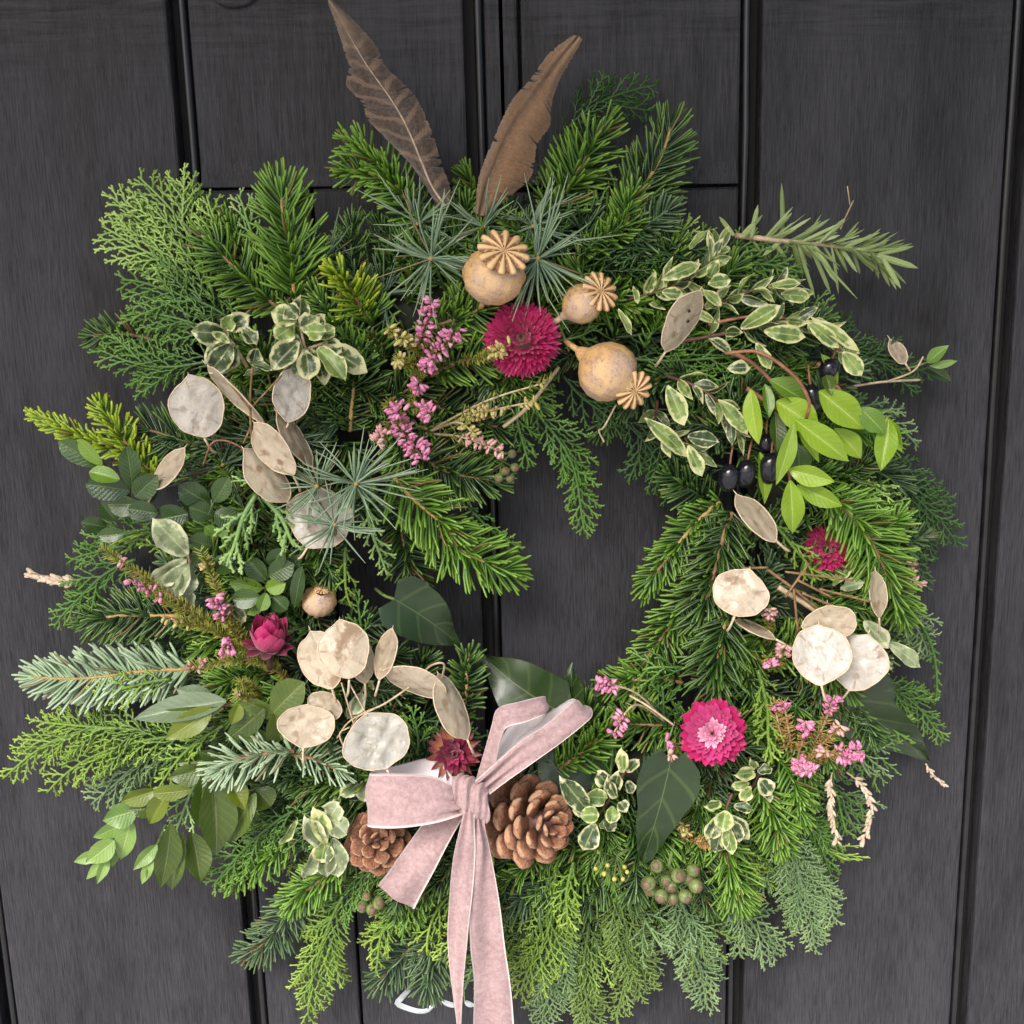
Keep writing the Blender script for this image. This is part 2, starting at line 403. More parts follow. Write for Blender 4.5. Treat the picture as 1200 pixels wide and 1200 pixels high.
M['dry'] = plain_mat('dry_husk', (.40, .29, .20), (.62, .50, .38), 300, .7)
M['berry'] = plain_mat('black_berry_skin', (.004, .004, .007), (.014, .014, .022), 160, .16, .12)
M['ivyberry'] = plain_mat('ivy_berry_skin', (.075, .11, .03), (.17, .21, .065), 260, .5)
M['ivycap'] = plain_mat('ivy_berry_cap', (.09, .06, .03), (.16, .105, .06), 400, .65)
M['yellow'] = plain_mat('yellow_bud', (.30, .29, .05), (.46, .42, .10), 500, .6)
def cone_mat():
    t = NT('cone_scale'); r, g, b = t.tint(); o = t.rnd()
    st_ = t.noise(9, 4, t.n('Mapping', Vector=t.obj(), Scale=(1.6, .25, 1.6)).outputs[0], .65)
    n = t.noise(3.5, 5, t.obj(), .7, .6)
    c = t.mix(t.step(t.math('ADD', t.math('MULTIPLY', n, .5), t.math('MULTIPLY', st_, .5)), .38, .62), (.20, .070, .033), (.46, .215, .115))
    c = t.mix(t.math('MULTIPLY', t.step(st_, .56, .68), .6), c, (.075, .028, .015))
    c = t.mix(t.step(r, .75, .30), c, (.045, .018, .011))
    c = t.mix(t.math('MULTIPLY', t.step(g, .45, .9), .75), c, (.66, .43, .27))
    c = t.mix(t.math('MULTIPLY', o, .3), c, (.40, .20, .12))
    return t.done(c, .45, t.bump(t.math('ADD', t.math('MULTIPLY', n, .4), st_), .5, .07))
M['cone'] = cone_mat()
def velvet_mat():
    t = NT('pink_velvet'); r, g, b = t.tint(); v = t.pos()
    n1 = t.noise(55, 4, v, .65); n2 = t.noise(420, 3, v, .7); n3 = t.noise(1800, 2, v)
    c = t.mix(t.step(t.math('ADD', t.math('MULTIPLY', n1, .35), t.math('MULTIPLY', n2, .65)), .30, .70), (.30, .19, .19), (.46, .33, .33))
    e = t.math('ABSOLUTE', t.math('MULTIPLY', t.math('SUBTRACT', b, .5), 2.0))
    c = t.mix(t.math('MULTIPLY', t.step(e, .90, .95), .8), c, (.76, .62, .60))
    return t.done(c, .8, t.bump(t.math('ADD', n3, t.math('MULTIPLY', n2, 1.2)), .6, .0007), spec=.2, Sheen_Weight=.55, Sheen_Roughness=.4, Sheen_Tint=(.95, .80, .78, 1))
M['velvet'] = velvet_mat()
def satin_mat():
    t = NT('satin_back'); n = t.noise(900, 2, t.pos())
    return t.done(t.mix(n, (.66, .60, .61), (.76, .70, .71)), .42, t.bump(n, .1, .0003), Sheen_Weight=.3)
M['satin'] = satin_mat()
def feather_mat(name, dark, light, bars, bw):
    t = NT(name); r, g, b = t.tint()
    nz = t.noise(120, 3, t.pos()); u = t.math('MULTIPLY', t.math('SUBTRACT', b, .5), 2.0); au = t.math('ABSOLUTE', u)
    barb = t.math('SINE', t.math('MULTIPLY', t.math('SUBTRACT', r, t.math('MULTIPLY', au, .10)), 900.0))
    w = t.math('SINE', t.math('ADD', t.math('MULTIPLY', t.math('SUBTRACT', r, t.math('MULTIPLY', au, .05)), bars * 6.283), t.math('MULTIPLY', nz, 4.0)))
    fine = t.noise(500, 3, t.pos(), .7)
    c = t.mix(t.step(fine, .35, .70), dark, t.mix(.35, dark, light))
    c = t.mix(t.math('MULTIPLY', t.step(w, .35, 1.0), bw), c, light)
    c = t.mix(t.math('MULTIPLY', t.step(t.math('SINE', t.math('ADD', t.math('MULTIPLY', r, 300.0), t.math('MULTIPLY', au, -40.0))), .3, 1.0), .35), c, dark)
    c = t.mix(t.math('MULTIPLY', t.step(r, .70, 1.0), .7), c, light)
    c = t.mix(t.math('MULTIPLY', t.step(au, .80, 1.0), .3), c, light)
    return t.done(c, .6, t.bump(t.math('ADD', barb, t.math('MULTIPLY', fine, 1.5)), .6, .0007), .12, Sheen_Weight=.3)
M['feather_bar'] = feather_mat('feather_barred', (.045, .026, .018), (.34, .22, .135), 10, .6)
M['feather_brown'] = feather_mat('feather_brown', (.22, .11, .042), (.50, .29, .14), 22, .12)
M['quill'] = plain_mat('feather_quill', (.24, .17, .11), (.42, .32, .22), 300, .45)
M['moss'] = plain_mat('moss', (.004, .006, .003), (.014, .018, .007), 150, .9, .8)
# door
def paint_mat():
    t = NT('black_door_paint'); v = t.pos()
    gv = t.n('Mapping', Vector=v, Scale=(1, 1, .05)).outputs[0]
    grain = t.noise(1150, 5, gv, .7); broad = t.noise(170, 4, t.n('Mapping', Vector=v, Scale=(1, 1, .12)).outputs[0])
    patch = t.noise(9, 4, t.n('Mapping', Vector=v, Scale=(1.6, 1, .7)).outputs[0], .6)
    fine = t.noise(1500, 2, v)
    brush = t.noise(26, 5, t.n('Mapping', Vector=v, Scale=(1, 1, .10)).outputs[0], .6, .8)
    patch = t.math('ADD', t.math('MULTIPLY', patch, .55), t.math('MULTIPLY', brush, .45))
    hb = t.noise(420, 4, t.n('Mapping', Vector=v, Scale=(.06, 1, 1)).outputs[0], .65)
    grain = t.mix(t.step(patch, .40, .62), t.math('ADD', t.math('MULTIPLY', grain, .55), .225), grain)
    zz = t.n('SeparateXYZ', Vector=v).outputs[2]
    grain = t.mix(t.math('MULTIPLY', t.step(t.math('ADD', zz, t.math('MULTIPLY', patch, .12)), 1.78, 1.86), .7), grain, hb)
    dust = t.math('ADD', t.math('MULTIPLY', grain, .8), t.math('MULTIPLY', patch, .6))
    c = t.mix(t.step(dust, .50, .84), (.008, .008, .0085), (.050, .050, .056))
    sp = t.n('TexVoronoi', Vector=v, Scale=42.0); spk = t.step(sp.outputs['Distance'], .045, .02)
    keep = t.step(t.noise(11, 2, v), .60, .66)
    c = t.mix(t.math('MULTIPLY', t.math('MULTIPLY', spk, keep), .6), c, (.35, .35, .34))
    ro = t.math('ADD', .20, t.math('MULTIPLY', t.step(t.math('ADD', patch, t.math('MULTIPLY', t.math('SUBTRACT', broad, .5), .6)), .32, .68), .32))
    h = t.math('ADD', t.math('MULTIPLY', grain, .75), t.math('ADD', t.math('MULTIPLY', broad, .45), t.math('MULTIPLY', fine, .15)))
    return t.done(c, ro, t.bump(h, .7, .0014), spec=.14)
M['paint'] = paint_mat()
M['gap'] = plain_mat('joint_dark', (.003, .003, .003), (.006, .006, .006), 100, .7)
M['gloss'] = plain_mat('bead_paint', (.006, .006, .007), (.012, .012, .013), 60, .3, .3)
M['white'] = plain_mat('white_mark', (.34, .38, .40), (.52, .56, .57), 200, .5)
M['ground'] = plain_mat('bounce_paving', (.36, .35, .34), (.48, .47, .45), 6, .85)
# ------------------------------------------------------------------ builders: conifers
_seed = [100]
def rng():
    _seed[0] += 1
    return np.random.default_rng(_seed[0])
def spine(base, tip, d0, d1, bend=0.0, lift=0.0, n=24):
    a, b = P(*base, d0), P(*tip, d1)
    v = b - a; L = np.linalg.norm(v); nc = to_cam((a + b) / 2); sd = unit(np.cross(v, nc))
    c = (a + b) / 2 + sd * bend * L + nc * lift * L
    t = np.linspace(0, 1, n)[:, None]; wr = np.random.default_rng(int(abs(base[0] * 7 + base[1] * 13 + tip[0] * 3)) % 99991)
    wig = (np.sin(t * wr.uniform(4, 9) + wr.uniform(0, 6)) * sd + np.sin(t * wr.uniform(4, 8) + wr.uniform(0, 6)) * nc * .8) * L * .022 * t
    pts = wig + (1 - t) ** 2 * a + 2 * t * (1 - t) * (2 * c - (a + b) / 2) + t * t * b
    return pts, unit(np.gradient(pts, axis=0)), L
def lerp_at(A, t):
    x = np.asarray(t) * (len(A) - 1); i = np.clip(x.astype(int), 0, len(A) - 2); f = (x - i)[:, None]
    return A[i] * (1 - f) + A[i + 1] * f
def frames_of(pts, T, roll=0.0):
    nc = to_cam(pts); S = unit(np.cross(T, nc)); N = np.cross(S, T)
    c, s = math.cos(roll), math.sin(roll)
    return S * c + N * s, N * c - S * s

def fir_needles(acc, pts, T, L, nl, rg, dens=1.0, up=.3, roll=0.0, wid=1.0, spread=62, under=False):
    n = int(np.clip(L * 1000 * 2.35 * dens, 30, 380))
    t = np.sort(rg.uniform(-.02, 1, n)).clip(0, 1) ** .95
    o = lerp_at(pts, t); Tt = unit(lerp_at(T, t)); S, N = frames_of(o, Tt, roll)
    side = np.where(np.arange(n) % 2, 1, -1)
    phi = np.where(rg.random(n) < up, rg.uniform(5, 55, n), rg.normal(84, 13, n)) * side
    ph = np.radians(phi); an = np.radians(np.interp(t, [0, .6, .9, 1], [spread + 6, spread, spread * .7, 14]) + rg.normal(0, 8, n))
    lat = np.cos(ph)[:, None] * N * (-1 if under else 1) + np.sin(ph)[:, None] * S
    Y = unit(np.cos(an)[:, None] * Tt + np.sin(an)[:, None] * lat)
    Z = unit(N - Y * np.sum(N * Y, 1, keepdims=True) + 1e-4); X = np.cross(Y, Z)
    ln = nl * PX * np.interp(t, [0, .12, .5, .9, 1], [.55, .9, 1.0, .8, .62]) * rg.uniform(.8, 1.1, n) * np.where(np.abs(phi) < 56, .72, 1)
    w = .00082 * wid * rg.uniform(.85, 1.15, n)
    stamp(acc, NEEDLE, o, X, Y, Z, np.stack([w, ln, w * .7], 1), bz=rg.normal(-.02, .10, n), bx=-side * .12 + rg.normal(0, .08, n), g=rg.random(n))

def fir(mat, base, tip, nl, label, d0=36, d1=34, bend=0., lift=.06, dens=1., up=.3, stem='twig', roll=0., wid=1., spread=62, name='fir_sprig', cat='fir sprig', group='fir sprigs in the wreath', forks=()):
    rg = rng(); pts, T, L = spine(base, tip, d0, d1, bend, lift)
    th = thing(name, label, cat, pts[0], group)
    a = Acc(); tube(a, pts, np.linspace(.0013, .0007, len(pts)), 6)
    b = Acc(); fir_needles(b, pts, T, L, nl, rg, dens, up, roll, wid, spread)
    for f0, ftip, fd, fb in forks:
        q = pts[int(f0 * (len(pts) - 1))]
        e = P(*ftip, fd); v = e - q; LL = np.linalg.norm(v); sd = unit(np.cross(v, to_cam(q)))
        t = np.linspace(0, 1, 16)[:, None]; pp = q + v * t + sd * fb * LL * 4 * t * (1 - t)
        tube(a, pp, np.linspace(.0010, .0006, 16), 6)
        fir_needles(b, pp, unit(np.gradient(pp, axis=0)), LL, nl * .9, rg, dens, up, roll, wid, spread)
    a.obj('stem', M[stem], th); b.obj('needles', M[mat], th, stuff=True)
    return th

def pick(n):
    return 3 if n < 3.5 else 4 if n < 5 else 6 if n < 7.5 else 9 if n < 11.5 else 14
def cy_twigs(acc, O, Y, N, L, w, rg, g, bz, bx, bead=.0025):
    X = unit(np.cross(Y, N)); Z = np.cross(X, Y)
    k = np.array([pick(x) for x in L / bead])
    for n in np.unique(k):
        m = k == n
        stamp(acc, TWIG[n], O[m], X[m], Y[m], Z[m], np.stack([w[m], L[m], w[m]], 1), bz=bz[m], bx=bx[m], g=g[m])
    return X, Z
def cy_spray(acc, pts, T, L, wpx, rg, roll=0., fine=1.0, ang=40, droop=.0, sub=1.0, asym=0.0, thick=1.0):
    W = wpx * PX
    nl = max(5, int(L / (.0039 * fine)))
    t = (np.arange(nl) + .6) / (nl + .3)
    t = t ** .92
    side = np.where(np.arange(nl) % 2, 1., -1.)
    o = lerp_at(pts, t); Tt = unit(lerp_at(T, t)); S, N = frames_of(o, Tt, roll)
    env = np.interp(t, [0, .1, .3, .6, .85, 1], [.55, .8, 1, .85, .5, .22])
    ln = W * env * rg.uniform(.75, 1.15, nl) / math.sin(math.radians(ang)) * .95 * (1 + asym * side)
    a = np.radians(ang + rg.normal(0, 5, nl))[:, None]
    Y = unit(np.cos(a) * Tt + np.sin(a) * (S * side[:, None]) + N * rg.normal(0, .13, nl)[:, None] + np.array([0, 0, -droop]))
    bz = rg.normal(-.06, .08, nl); bx = -side * rg.uniform(.02, .16, nl)
    g = np.clip(t * .55 + rg.uniform(0, .3, nl), 0, 1)
    w0 = .00092 * thick
    X, Z = cy_twigs(acc, o, Y, N, ln, np.full(nl, w0 * 1.1), rg, g, bz, bx)
    # sub-laterals
    OO, YY, NN, LL, GG = [], [], [], [], []
    for i in range(nl):
        m = int(ln[i] / (.0031 * fine) * sub)
        for k in range(1, m):
            s = k / m
            lk = ln[i] * (1 - s) * .5 * rg.uniform(.75, 1.2)
            lk = min(max(lk, .0035), .0125)
            sd = 1 if k % 2 else -1
            pos = o[i] + bx[i] * ln[i] * s * s * X[i] + s * ln[i] * Y[i] + bz[i] * ln[i] * s * s * Z[i]
            dy = unit(Y[i] + 2 * s * (bx[i] * X[i] + bz[i] * Z[i])); dx = np.cross(dy, Z[i])
            aa = math.radians(36 + rg.normal(0, 5))
            OO.append(pos); YY.append(math.cos(aa) * dy + math.sin(aa) * sd * dx + Z[i] * rg.normal(0, .12)); NN.append(Z[i]); LL.append(lk)
            GG.append(min(1, g[i] * .7 + s * .5))
    if OO:
        n = len(OO)
        cy_twigs(acc, np.array(OO), unit(np.array(YY)), np.array(NN), np.array(LL), np.full(n, w0 * .95), rg, np.array(GG), rg.normal(-.05, .1, n), rg.normal(0, .06, n))
    # leader
    tube(acc, pts, np.linspace(.0011, .0006, len(pts)) * thick, 5, g=.25)

def cyp(mat, base, tip, w, label, d0=32, d1=24, bend=0., lift=.05, roll=0., fine=1., ang=36, droop=.0, sub=1., extra=(), thick=1., asym=0., name='cypress_spray', cat='cypress spray', group='cypress sprays in the wreath'):
    """extra: side branches (place on the leader 0..1, tip pixel, half width)"""
    rg = rng(); pts, T, L = spine(base, tip, d0, d1, bend, lift)
    th = thing(name, label, cat, pts[0], group)
    b = Acc(); cy_spray(b, pts, T, L, w, rg, roll, fine, ang, droop, sub, asym, thick)
    for f, et, ew in extra:
        q = pts[int(f * (len(pts) - 1))]; e = P(*et, d0 + (d1 - d0) * min(1, f + .5) + rg.uniform(-4, 4)); v = e - q; LL = np.linalg.norm(v)
        sd = unit(np.cross(v, to_cam(q))); t = np.linspace(0, 1, 18)[:, None]; pp = q + v * t + sd * rg.uniform(-.08, .08) * LL * 4 * t * (1 - t)
        cy_spray(b, pp, unit(np.gradient(pp, axis=0)), LL, ew, rg, roll, fine, ang, droop, sub, 0, thick)
    b.obj('foliage', M[mat], th, stuff=True)
    a = Acc(); tube(a, pts[:7] - to_cam(pts[:7]) * .004, np.linspace(.0011, .0008, 7), 6); a.obj('stem', M['twig_green'], th)
    return th

def rosette(mat, c, r, label, d=60, n=46, ax=(0, 0), lo=38, hi=98, stemto=None):
    rg = rng(); o = P(*c, d); A = unit(to_cam(o) + RIGHT * ax[0] - UP * ax[1])
    X0 = unit(np.cross(A, np.array([0.1, 0.2, 1.]))); Z0 = np.cross(X0, A)
    th = thing('pine_tuft', label, 'pine tuft', o, 'tufts of long pine needles')
    az = rg.uniform(0, 2 * math.pi, n); az = az + .22 * np.sin(4 * az + c[0]); po = np.radians(lo + (hi - lo) * rg.random(n) ** .6)
    rad = np.cos(az)[:, None] * X0 + np.sin(az)[:, None] * Z0
    Y = np.cos(po)[:, None] * A + np.sin(po)[:, None] * rad
    Z = unit(np.sin(po)[:, None] * A - np.cos(po)[:, None] * rad); X = np.cross(Y, Z)
    ln = r * PX * rg.uniform(.5, 1.1, n) * .95 * (1 + .12 * np.sin(az * 2 + n))
    b = Acc(); w = .00054 * rg.uniform(.85, 1.2, n)
    stamp(b, FINE, o + rad * .0009 - A * rg.uniform(-.001, .004, n)[:, None], X, Y, Z, np.stack([w, ln, w], 1), bz=rg.normal(-.08, .2, n), bx=rg.normal(0, .14, n), g=rg.random(n))
    b.obj('needles', M[mat], th, stuff=True)
    k = Acc(); tube(k, [o - A * .02, o - A * .008, o + A * .001], [.0012, .0014, .0009], 6); k.obj('stem', M['twig'], th)
    u = Acc(); tube(u, [o, o + A * .0012, o + A * .0024], [.0011, .0013, .0003], 6); u.obj('bud', M['twig_gold'], th)
    return th

# ------------------------------------------------------------------ builders: leaves
LEAF = {
    'lance': ([(0, .04), (.1, .22), (.25, .40), (.45, .5), (.65, .44), (.85, .22), (.95, .08), (1, 0)], .24, -.14, .05),
    'ovate': ([(0, .06), (.1, .28), (.25, .45), (.42, .5), (.6, .45), (.8, .27), (.93, .1), (1, 0)], .16, -.14, .03),
    'round': ([(0, .06), (.12, .27), (.35, .46), (.6, .5), (.8, .42), (.93, .24), (1, .04)], .16, -.12, .02),
    'vari': ([(0, .06), (.12, .22), (.35, .44), (.6, .5), (.8, .38), (.93, .17), (1, .02)], .24, -.14, .15),
    'narrow': ([(0, .3), (.1, .45), (.5, .5), (.85, .4), (1, .05)], -.25, -.10, .0),
    'ivy': ([(0, .20), (.06, .40), (.16, .50), (.26, .47), (.38, .37), (.55, .30), (.75, .17), (.9, .06), (1, 0)], .12, -.10, .05),
    'ivyw': ([(0, .28), (.08, .46), (.22, .5), (.45, .43), (.68, .28), (.87, .11), (1, 0)], .10, -.12, .06),
}
_leafcache = {}
def leaf_mesh(kind, var, mat):
    key = (kind, var, mat)
    if key in _leafcache: return _leafcache[key]
    prof, fold, curl, wave = LEAF[kind]; rg = np.random.default_rng(sum(map(ord, kind)) * 7 + var)
    n = 11 if kind != 'narrow' else 6; us = np.array([-1, -.62, -.25, 0, .25, .62, 1.]) if kind != 'narrow' else np.array([-1, 0, 1.])
    t = np.linspace(0, 1, n); w = np.interp(t, *zip(*prof))
    fold *= rg.uniform(.5, 1.5); curl *= rg.uniform(.3, 2.0); ph = rg.uniform(0, 6, 2); bow = rg.uniform(-.05, .05)
    V, tint = [], []
    for i, tt in enumerate(t):
        for u in us:
            back = -.10 * abs(u) * (1 - tt) ** 3 if kind.startswith('ivy') else 0
            x = u * w[i] + bow * math.sin(tt * 3.14) * 2 * .3
            z = abs(u) * w[i] * fold * 2 + wave * abs(u) ** 2 * math.sin(tt * 11 + ph[0 if u > 0 else 1]) + rg.normal(0, .006) * abs(u)
            V.append((x, tt + back, z)); tint.append((tt, .5, u * .5 + .5))
    a = Acc(); q = grid_quads(n, len(us)); V = np.array(V)
    a.add(V, q, tint)
    me = a.mesh(kind + '_leaf', M[mat])
    # curl is along the length: kept in z in length units through a second pass
    _leafcache[key] = (me, curl)
    return _leafcache[key]
_curled = {}
def leaf_between(th, kind, mat, a, b, wm, roll=0., var=0, thick=1.0, curl=None, up=None, label=None, stalk=None):
    """leaf from world point a to b, width wm metres"""
    v = b - a; L = np.linalg.norm(v); Y = v / L
    nn = to_cam(a) if up is None else up
    X = unit(np.cross(Y, nn)); Z = np.cross(X, Y)
    c, s = math.cos(roll), math.sin(roll); X, Z = X * c + Z * s, Z * c - X * s
    me, cu = leaf_mesh(kind, var % 6, mat)
    asp = round(wm / L, 1) or .1
    key = (me.name, asp)
    if key not in _curled:
        m2 = me.copy(); cc = cu if curl is None else curl
        k = len(m2.vertices); co = np.empty(k * 3, np.float32); m2.vertices.foreach_get('co', co); co = co.reshape(-1, 3)
        tt = co[:, 1].copy()
        co[:, 2] += cc / asp * (tt * tt - tt * .35)
        m2.vertices.foreach_set('co', co.ravel()); m2.update(); _curled[key] = m2
    return place('leaf', _curled[key], th, a, X, Y, Z, (wm, L, wm), label)
def leaf_px(th, kind, mat, base, tip, w, d0, d1, roll=0., var=0, label=None):
    return leaf_between(th, kind, mat, P(*base, d0), P(*tip, d1), w * PX * .93, roll, var, label=label)

def leafy(name, label, cat, stem_px, dpts, kind, mats, ll, lw, pairs, group=None, stem='twig_green', ang=48, tipleaf=True, seed=None, rad=.0008, up=.35, start=.12, droop=0.):
    """a stem with leaves in pairs; ll, lw in px"""
    rg = rng() if seed is None else np.random.default_rng(seed)
    pts = cat_rom([P(x, y, d) for (x, y), d in zip(stem_px, dpts)], 24); T = unit(np.gradient(pts, axis=0))
    th = thing(name, label, cat, pts[0], group)
    a = Acc(); tube(a, pts, np.linspace(rad * 1.3, rad * .7, 24), 6); a.obj('stem', M[stem], th)
    ts = np.linspace(start, .97, pairs)
    for i, t in enumerate(ts):
        o = lerp_at(pts, [t])[0]; Tt = unit(lerp_at(T, [t])[0]); nc = to_cam(o); S = unit(np.cross(Tt, nc))
        ph0 = rg.uniform(-.5, .5) + (i % 2) * 1.2
        for sd in (1, -1):
            phi = ph0 + (0 if sd > 0 else math.pi)
            lat = math.cos(phi) * S + math.sin(phi) * nc * (1 if math.sin(phi) > 0 else .35)
            an = math.radians(ang + rg.normal(0, 12)) * (1 - .35 * t)
            Y = unit(math.cos(an) * Tt + math.sin(an) * lat + up * nc * rg.uniform(-.2, .8) + np.array([0, 0, -droop]))
            l = ll * PX * rg.uniform(.72, 1.1) * (1 - .25 * t)
            leaf_between(th, kind, mats[rg.integers(len(mats))], o, o + Y * l, lw * PX * rg.uniform(.7, 1.15) * (1 - .2 * t), rg.normal(0, .6), int(rg.integers(6)))
    if tipleaf:
        o = pts[-1]; Y = unit(T[-1] + .25 * to_cam(o))
        leaf_between(th, kind, mats[0], o, o + Y * ll * PX * .8, lw * PX * .75, rg.normal(0, .3), 1)
    return th
def leafset(name, label, cat, stems, leaves, kind, d, group=None, stem='twig_green', rad=.0008):
    """explicit leaves: (base, tip, width, mat, roll[, dz])"""
    th = thing(name, label, cat, P(*stems[0][0], d - 10), group)
    a = Acc()
    for s in stems:
        pts = cat_rom([P(x, y, d - 10 + 6 * i / max(1, len(s) - 1)) for i, (x, y) in enumerate(s)], 14)
        tube(a, pts, np.linspace(rad * 1.3, rad * .8, 14), 6)
    a.obj('stem', M[stem], th)
    for i, lf in enumerate(leaves):
        b, t, w, m, ro = lf[:5]; dz = lf[5] if len(lf) > 5 else (i * 7 % 5) * 2.0
        k = lf[6] if len(lf) > 6 else kind
        leaf_px(th, k, m, b, t, w, d + dz - 4, d + dz + 3 - (i % 3) * 3, ro, i)
    return th

# ------------------------------------------------------------------ builders: seed pods, poppy heads, flowers
def disc_frame(c, d, ang, tilt=0., taz=0.):
    o = P(*c, d); nc = to_cam(o)
    X = unit(RIGHT - nc * np.dot(RIGHT, nc)); Yv = np.cross(nc, X)
    ca, sa = math.cos(ang), math.sin(ang); X, Yv = X * ca - Yv * sa, Yv * ca + X * sa
    return o, X, Yv, nc
def pod(label, cx, cy, rx, ry, ang, d, mat='pod_cream', wr=1.0, stalk=28, shape=.12, yaw=None, cat='seed pod', name='honesty_pod', rim=True, holes=0):
    """apparent half axes rx, ry in px; ang clockwise in degrees; a narrow pod is one seen obliquely"""
    rg = rng(); o, X, Y, N = disc_frame((cx, cy), d, math.radians(ang))
    k = PX * (DIST - d * 1e-3) / DIST
    true = max(rx, .78 * ry) if yaw is None else yaw
    ty = math.acos(min(1, rx / true)) * (1 if rg.random() < .5 else -1)
    c, s = math.cos(ty), math.sin(ty); X, N = X * c + N * s, N * c - X * s
    pit = rg.uniform(-.22, .22); c, s = math.cos(pit), math.sin(pit); Y, N = Y * c + N * s, N * c - Y * s
    RX, RY = true * k, ry * k
    th = thing(name, label, cat, o, 'honesty seed pods in the wreath')
    nr, na = 12, 40; a = Acc(); V, tint = [], []
    ph = rg.uniform(0, 6, 6); bow = rg.uniform(-.10, .10)
    def outline(th_):
        x, y = np.cos(th_), np.sin(th_)
        lop = 1 + .05 * np.cos(th_ + ph[3]); e = lop + shape * .5 * np.sin(th_) * np.cos(th_) ** 2 + .028 * np.sin(3 * th_ + ph[0]) + .02 * np.sin(5 * th_ + ph[1]) + .01 * np.sin(11 * th_ + ph[2])
        tipk = .10 * np.exp(-((th_ - math.pi / 2) / .16) ** 2) + .07 * np.exp(-((th_ - 1.5 * math.pi) / .2) ** 2)
        return x * e, y * (e + tipk)
    tht = np.arange(na) * 2 * math.pi / na; ox, oy = outline(tht)
    def hgt(x, y, r):
        f = (np.sin(5.1 * x + 2.3 * y + ph[2]) * np.cos(4.3 * y - 3 * x + ph[3]) + .6 * np.sin(9 * x + ph[4]) * np.sin(8 * y + ph[5])) * 0.034 * wr * (1 - .6 * r ** 3)
        if wr > 1.8: f = f + .022 * np.sin(15 * x + 4 * np.sin(7 * y + ph[4])) * (1 - r ** 4)
        return (f + bow * x * x - .06 * (1 - r * r) * (1 if bow > 0 else -1)) * RX
    for i in range(nr + 1):
        r = i / nr
        x, y = ox * r, oy * r
        z = hgt(x, y, r)
        V.append(o + (x * RX)[:, None] * X + (y * RY)[:, None] * Y + z[:, None] * N)
        tint.append(np.stack([np.full(na, r), np.full(na, .5), tht / 6.283], 1))
    a.add(np.vstack(V), grid_quads(nr + 1, na, True)[:, ::-1], np.vstack(tint))
    # a second skin just behind, so that the pod is a closed thin envelope
    a.add(np.vstack(V) - N * .0006 * (1 - np.repeat(np.linspace(0, 1, nr + 1), na)[:, None] ** 4), grid_quads(nr + 1, na, True), np.vstack(tint))
    a.obj('membrane', M[mat], th)
    if rim:
        b = Acc(); ring = V[-1]; tube(b, np.vstack([ring, ring[:2]]), .00034, 5, caps=False); b.obj('rim', M['pod_rim'], th)
    if stalk:
        e = o - Y * RY * 1.05; st = Acc()
        q = e - Y * stalk * PX * .6 - to_cam(e) * .012 + X * rg.uniform(-.3, .3) * stalk * PX
        tube(st, cat_rom([e, (e + q) / 2 - Y * .002, q], 8), np.linspace(.0006, .0008, 8), 5)
        st.obj('stalk', M['pod_rim'], th)
        tp = o + Y * RY * 1.06; sy = Acc(); tube(sy, [tp, tp + Y * .0015, tp + Y * .003], [.0004, .0003, .0001], 5); sy.obj('style', M['pod_rim'], th)
    for hx in range(holes):
        hh = Acc(); c0 = o + X * RX * (-.1 + .3 * hx) + Y * RY * (.42 - .30 * hx) + N * .0012
        rgx = unit(np.cross(N, Y)); tt = np.linspace(0, 2 * math.pi, 9)[:-1]
        v = [c0 + (np.cos(x) * rgx + np.sin(x) * Y) * .0009 for x in tt]
        v2 = [c0 + N * .0007 + (np.cos(x) * rgx + np.sin(x) * Y) * .0005 for x in tt] 
        hh.add(v + v2 + [c0 + N * .0009], grid_quads(2, 8, True), None, [(8 + i, 8 + (i + 1) % 8, 16) for i in range(8)]); hh.obj('seed', M['gap'], th)
    return th

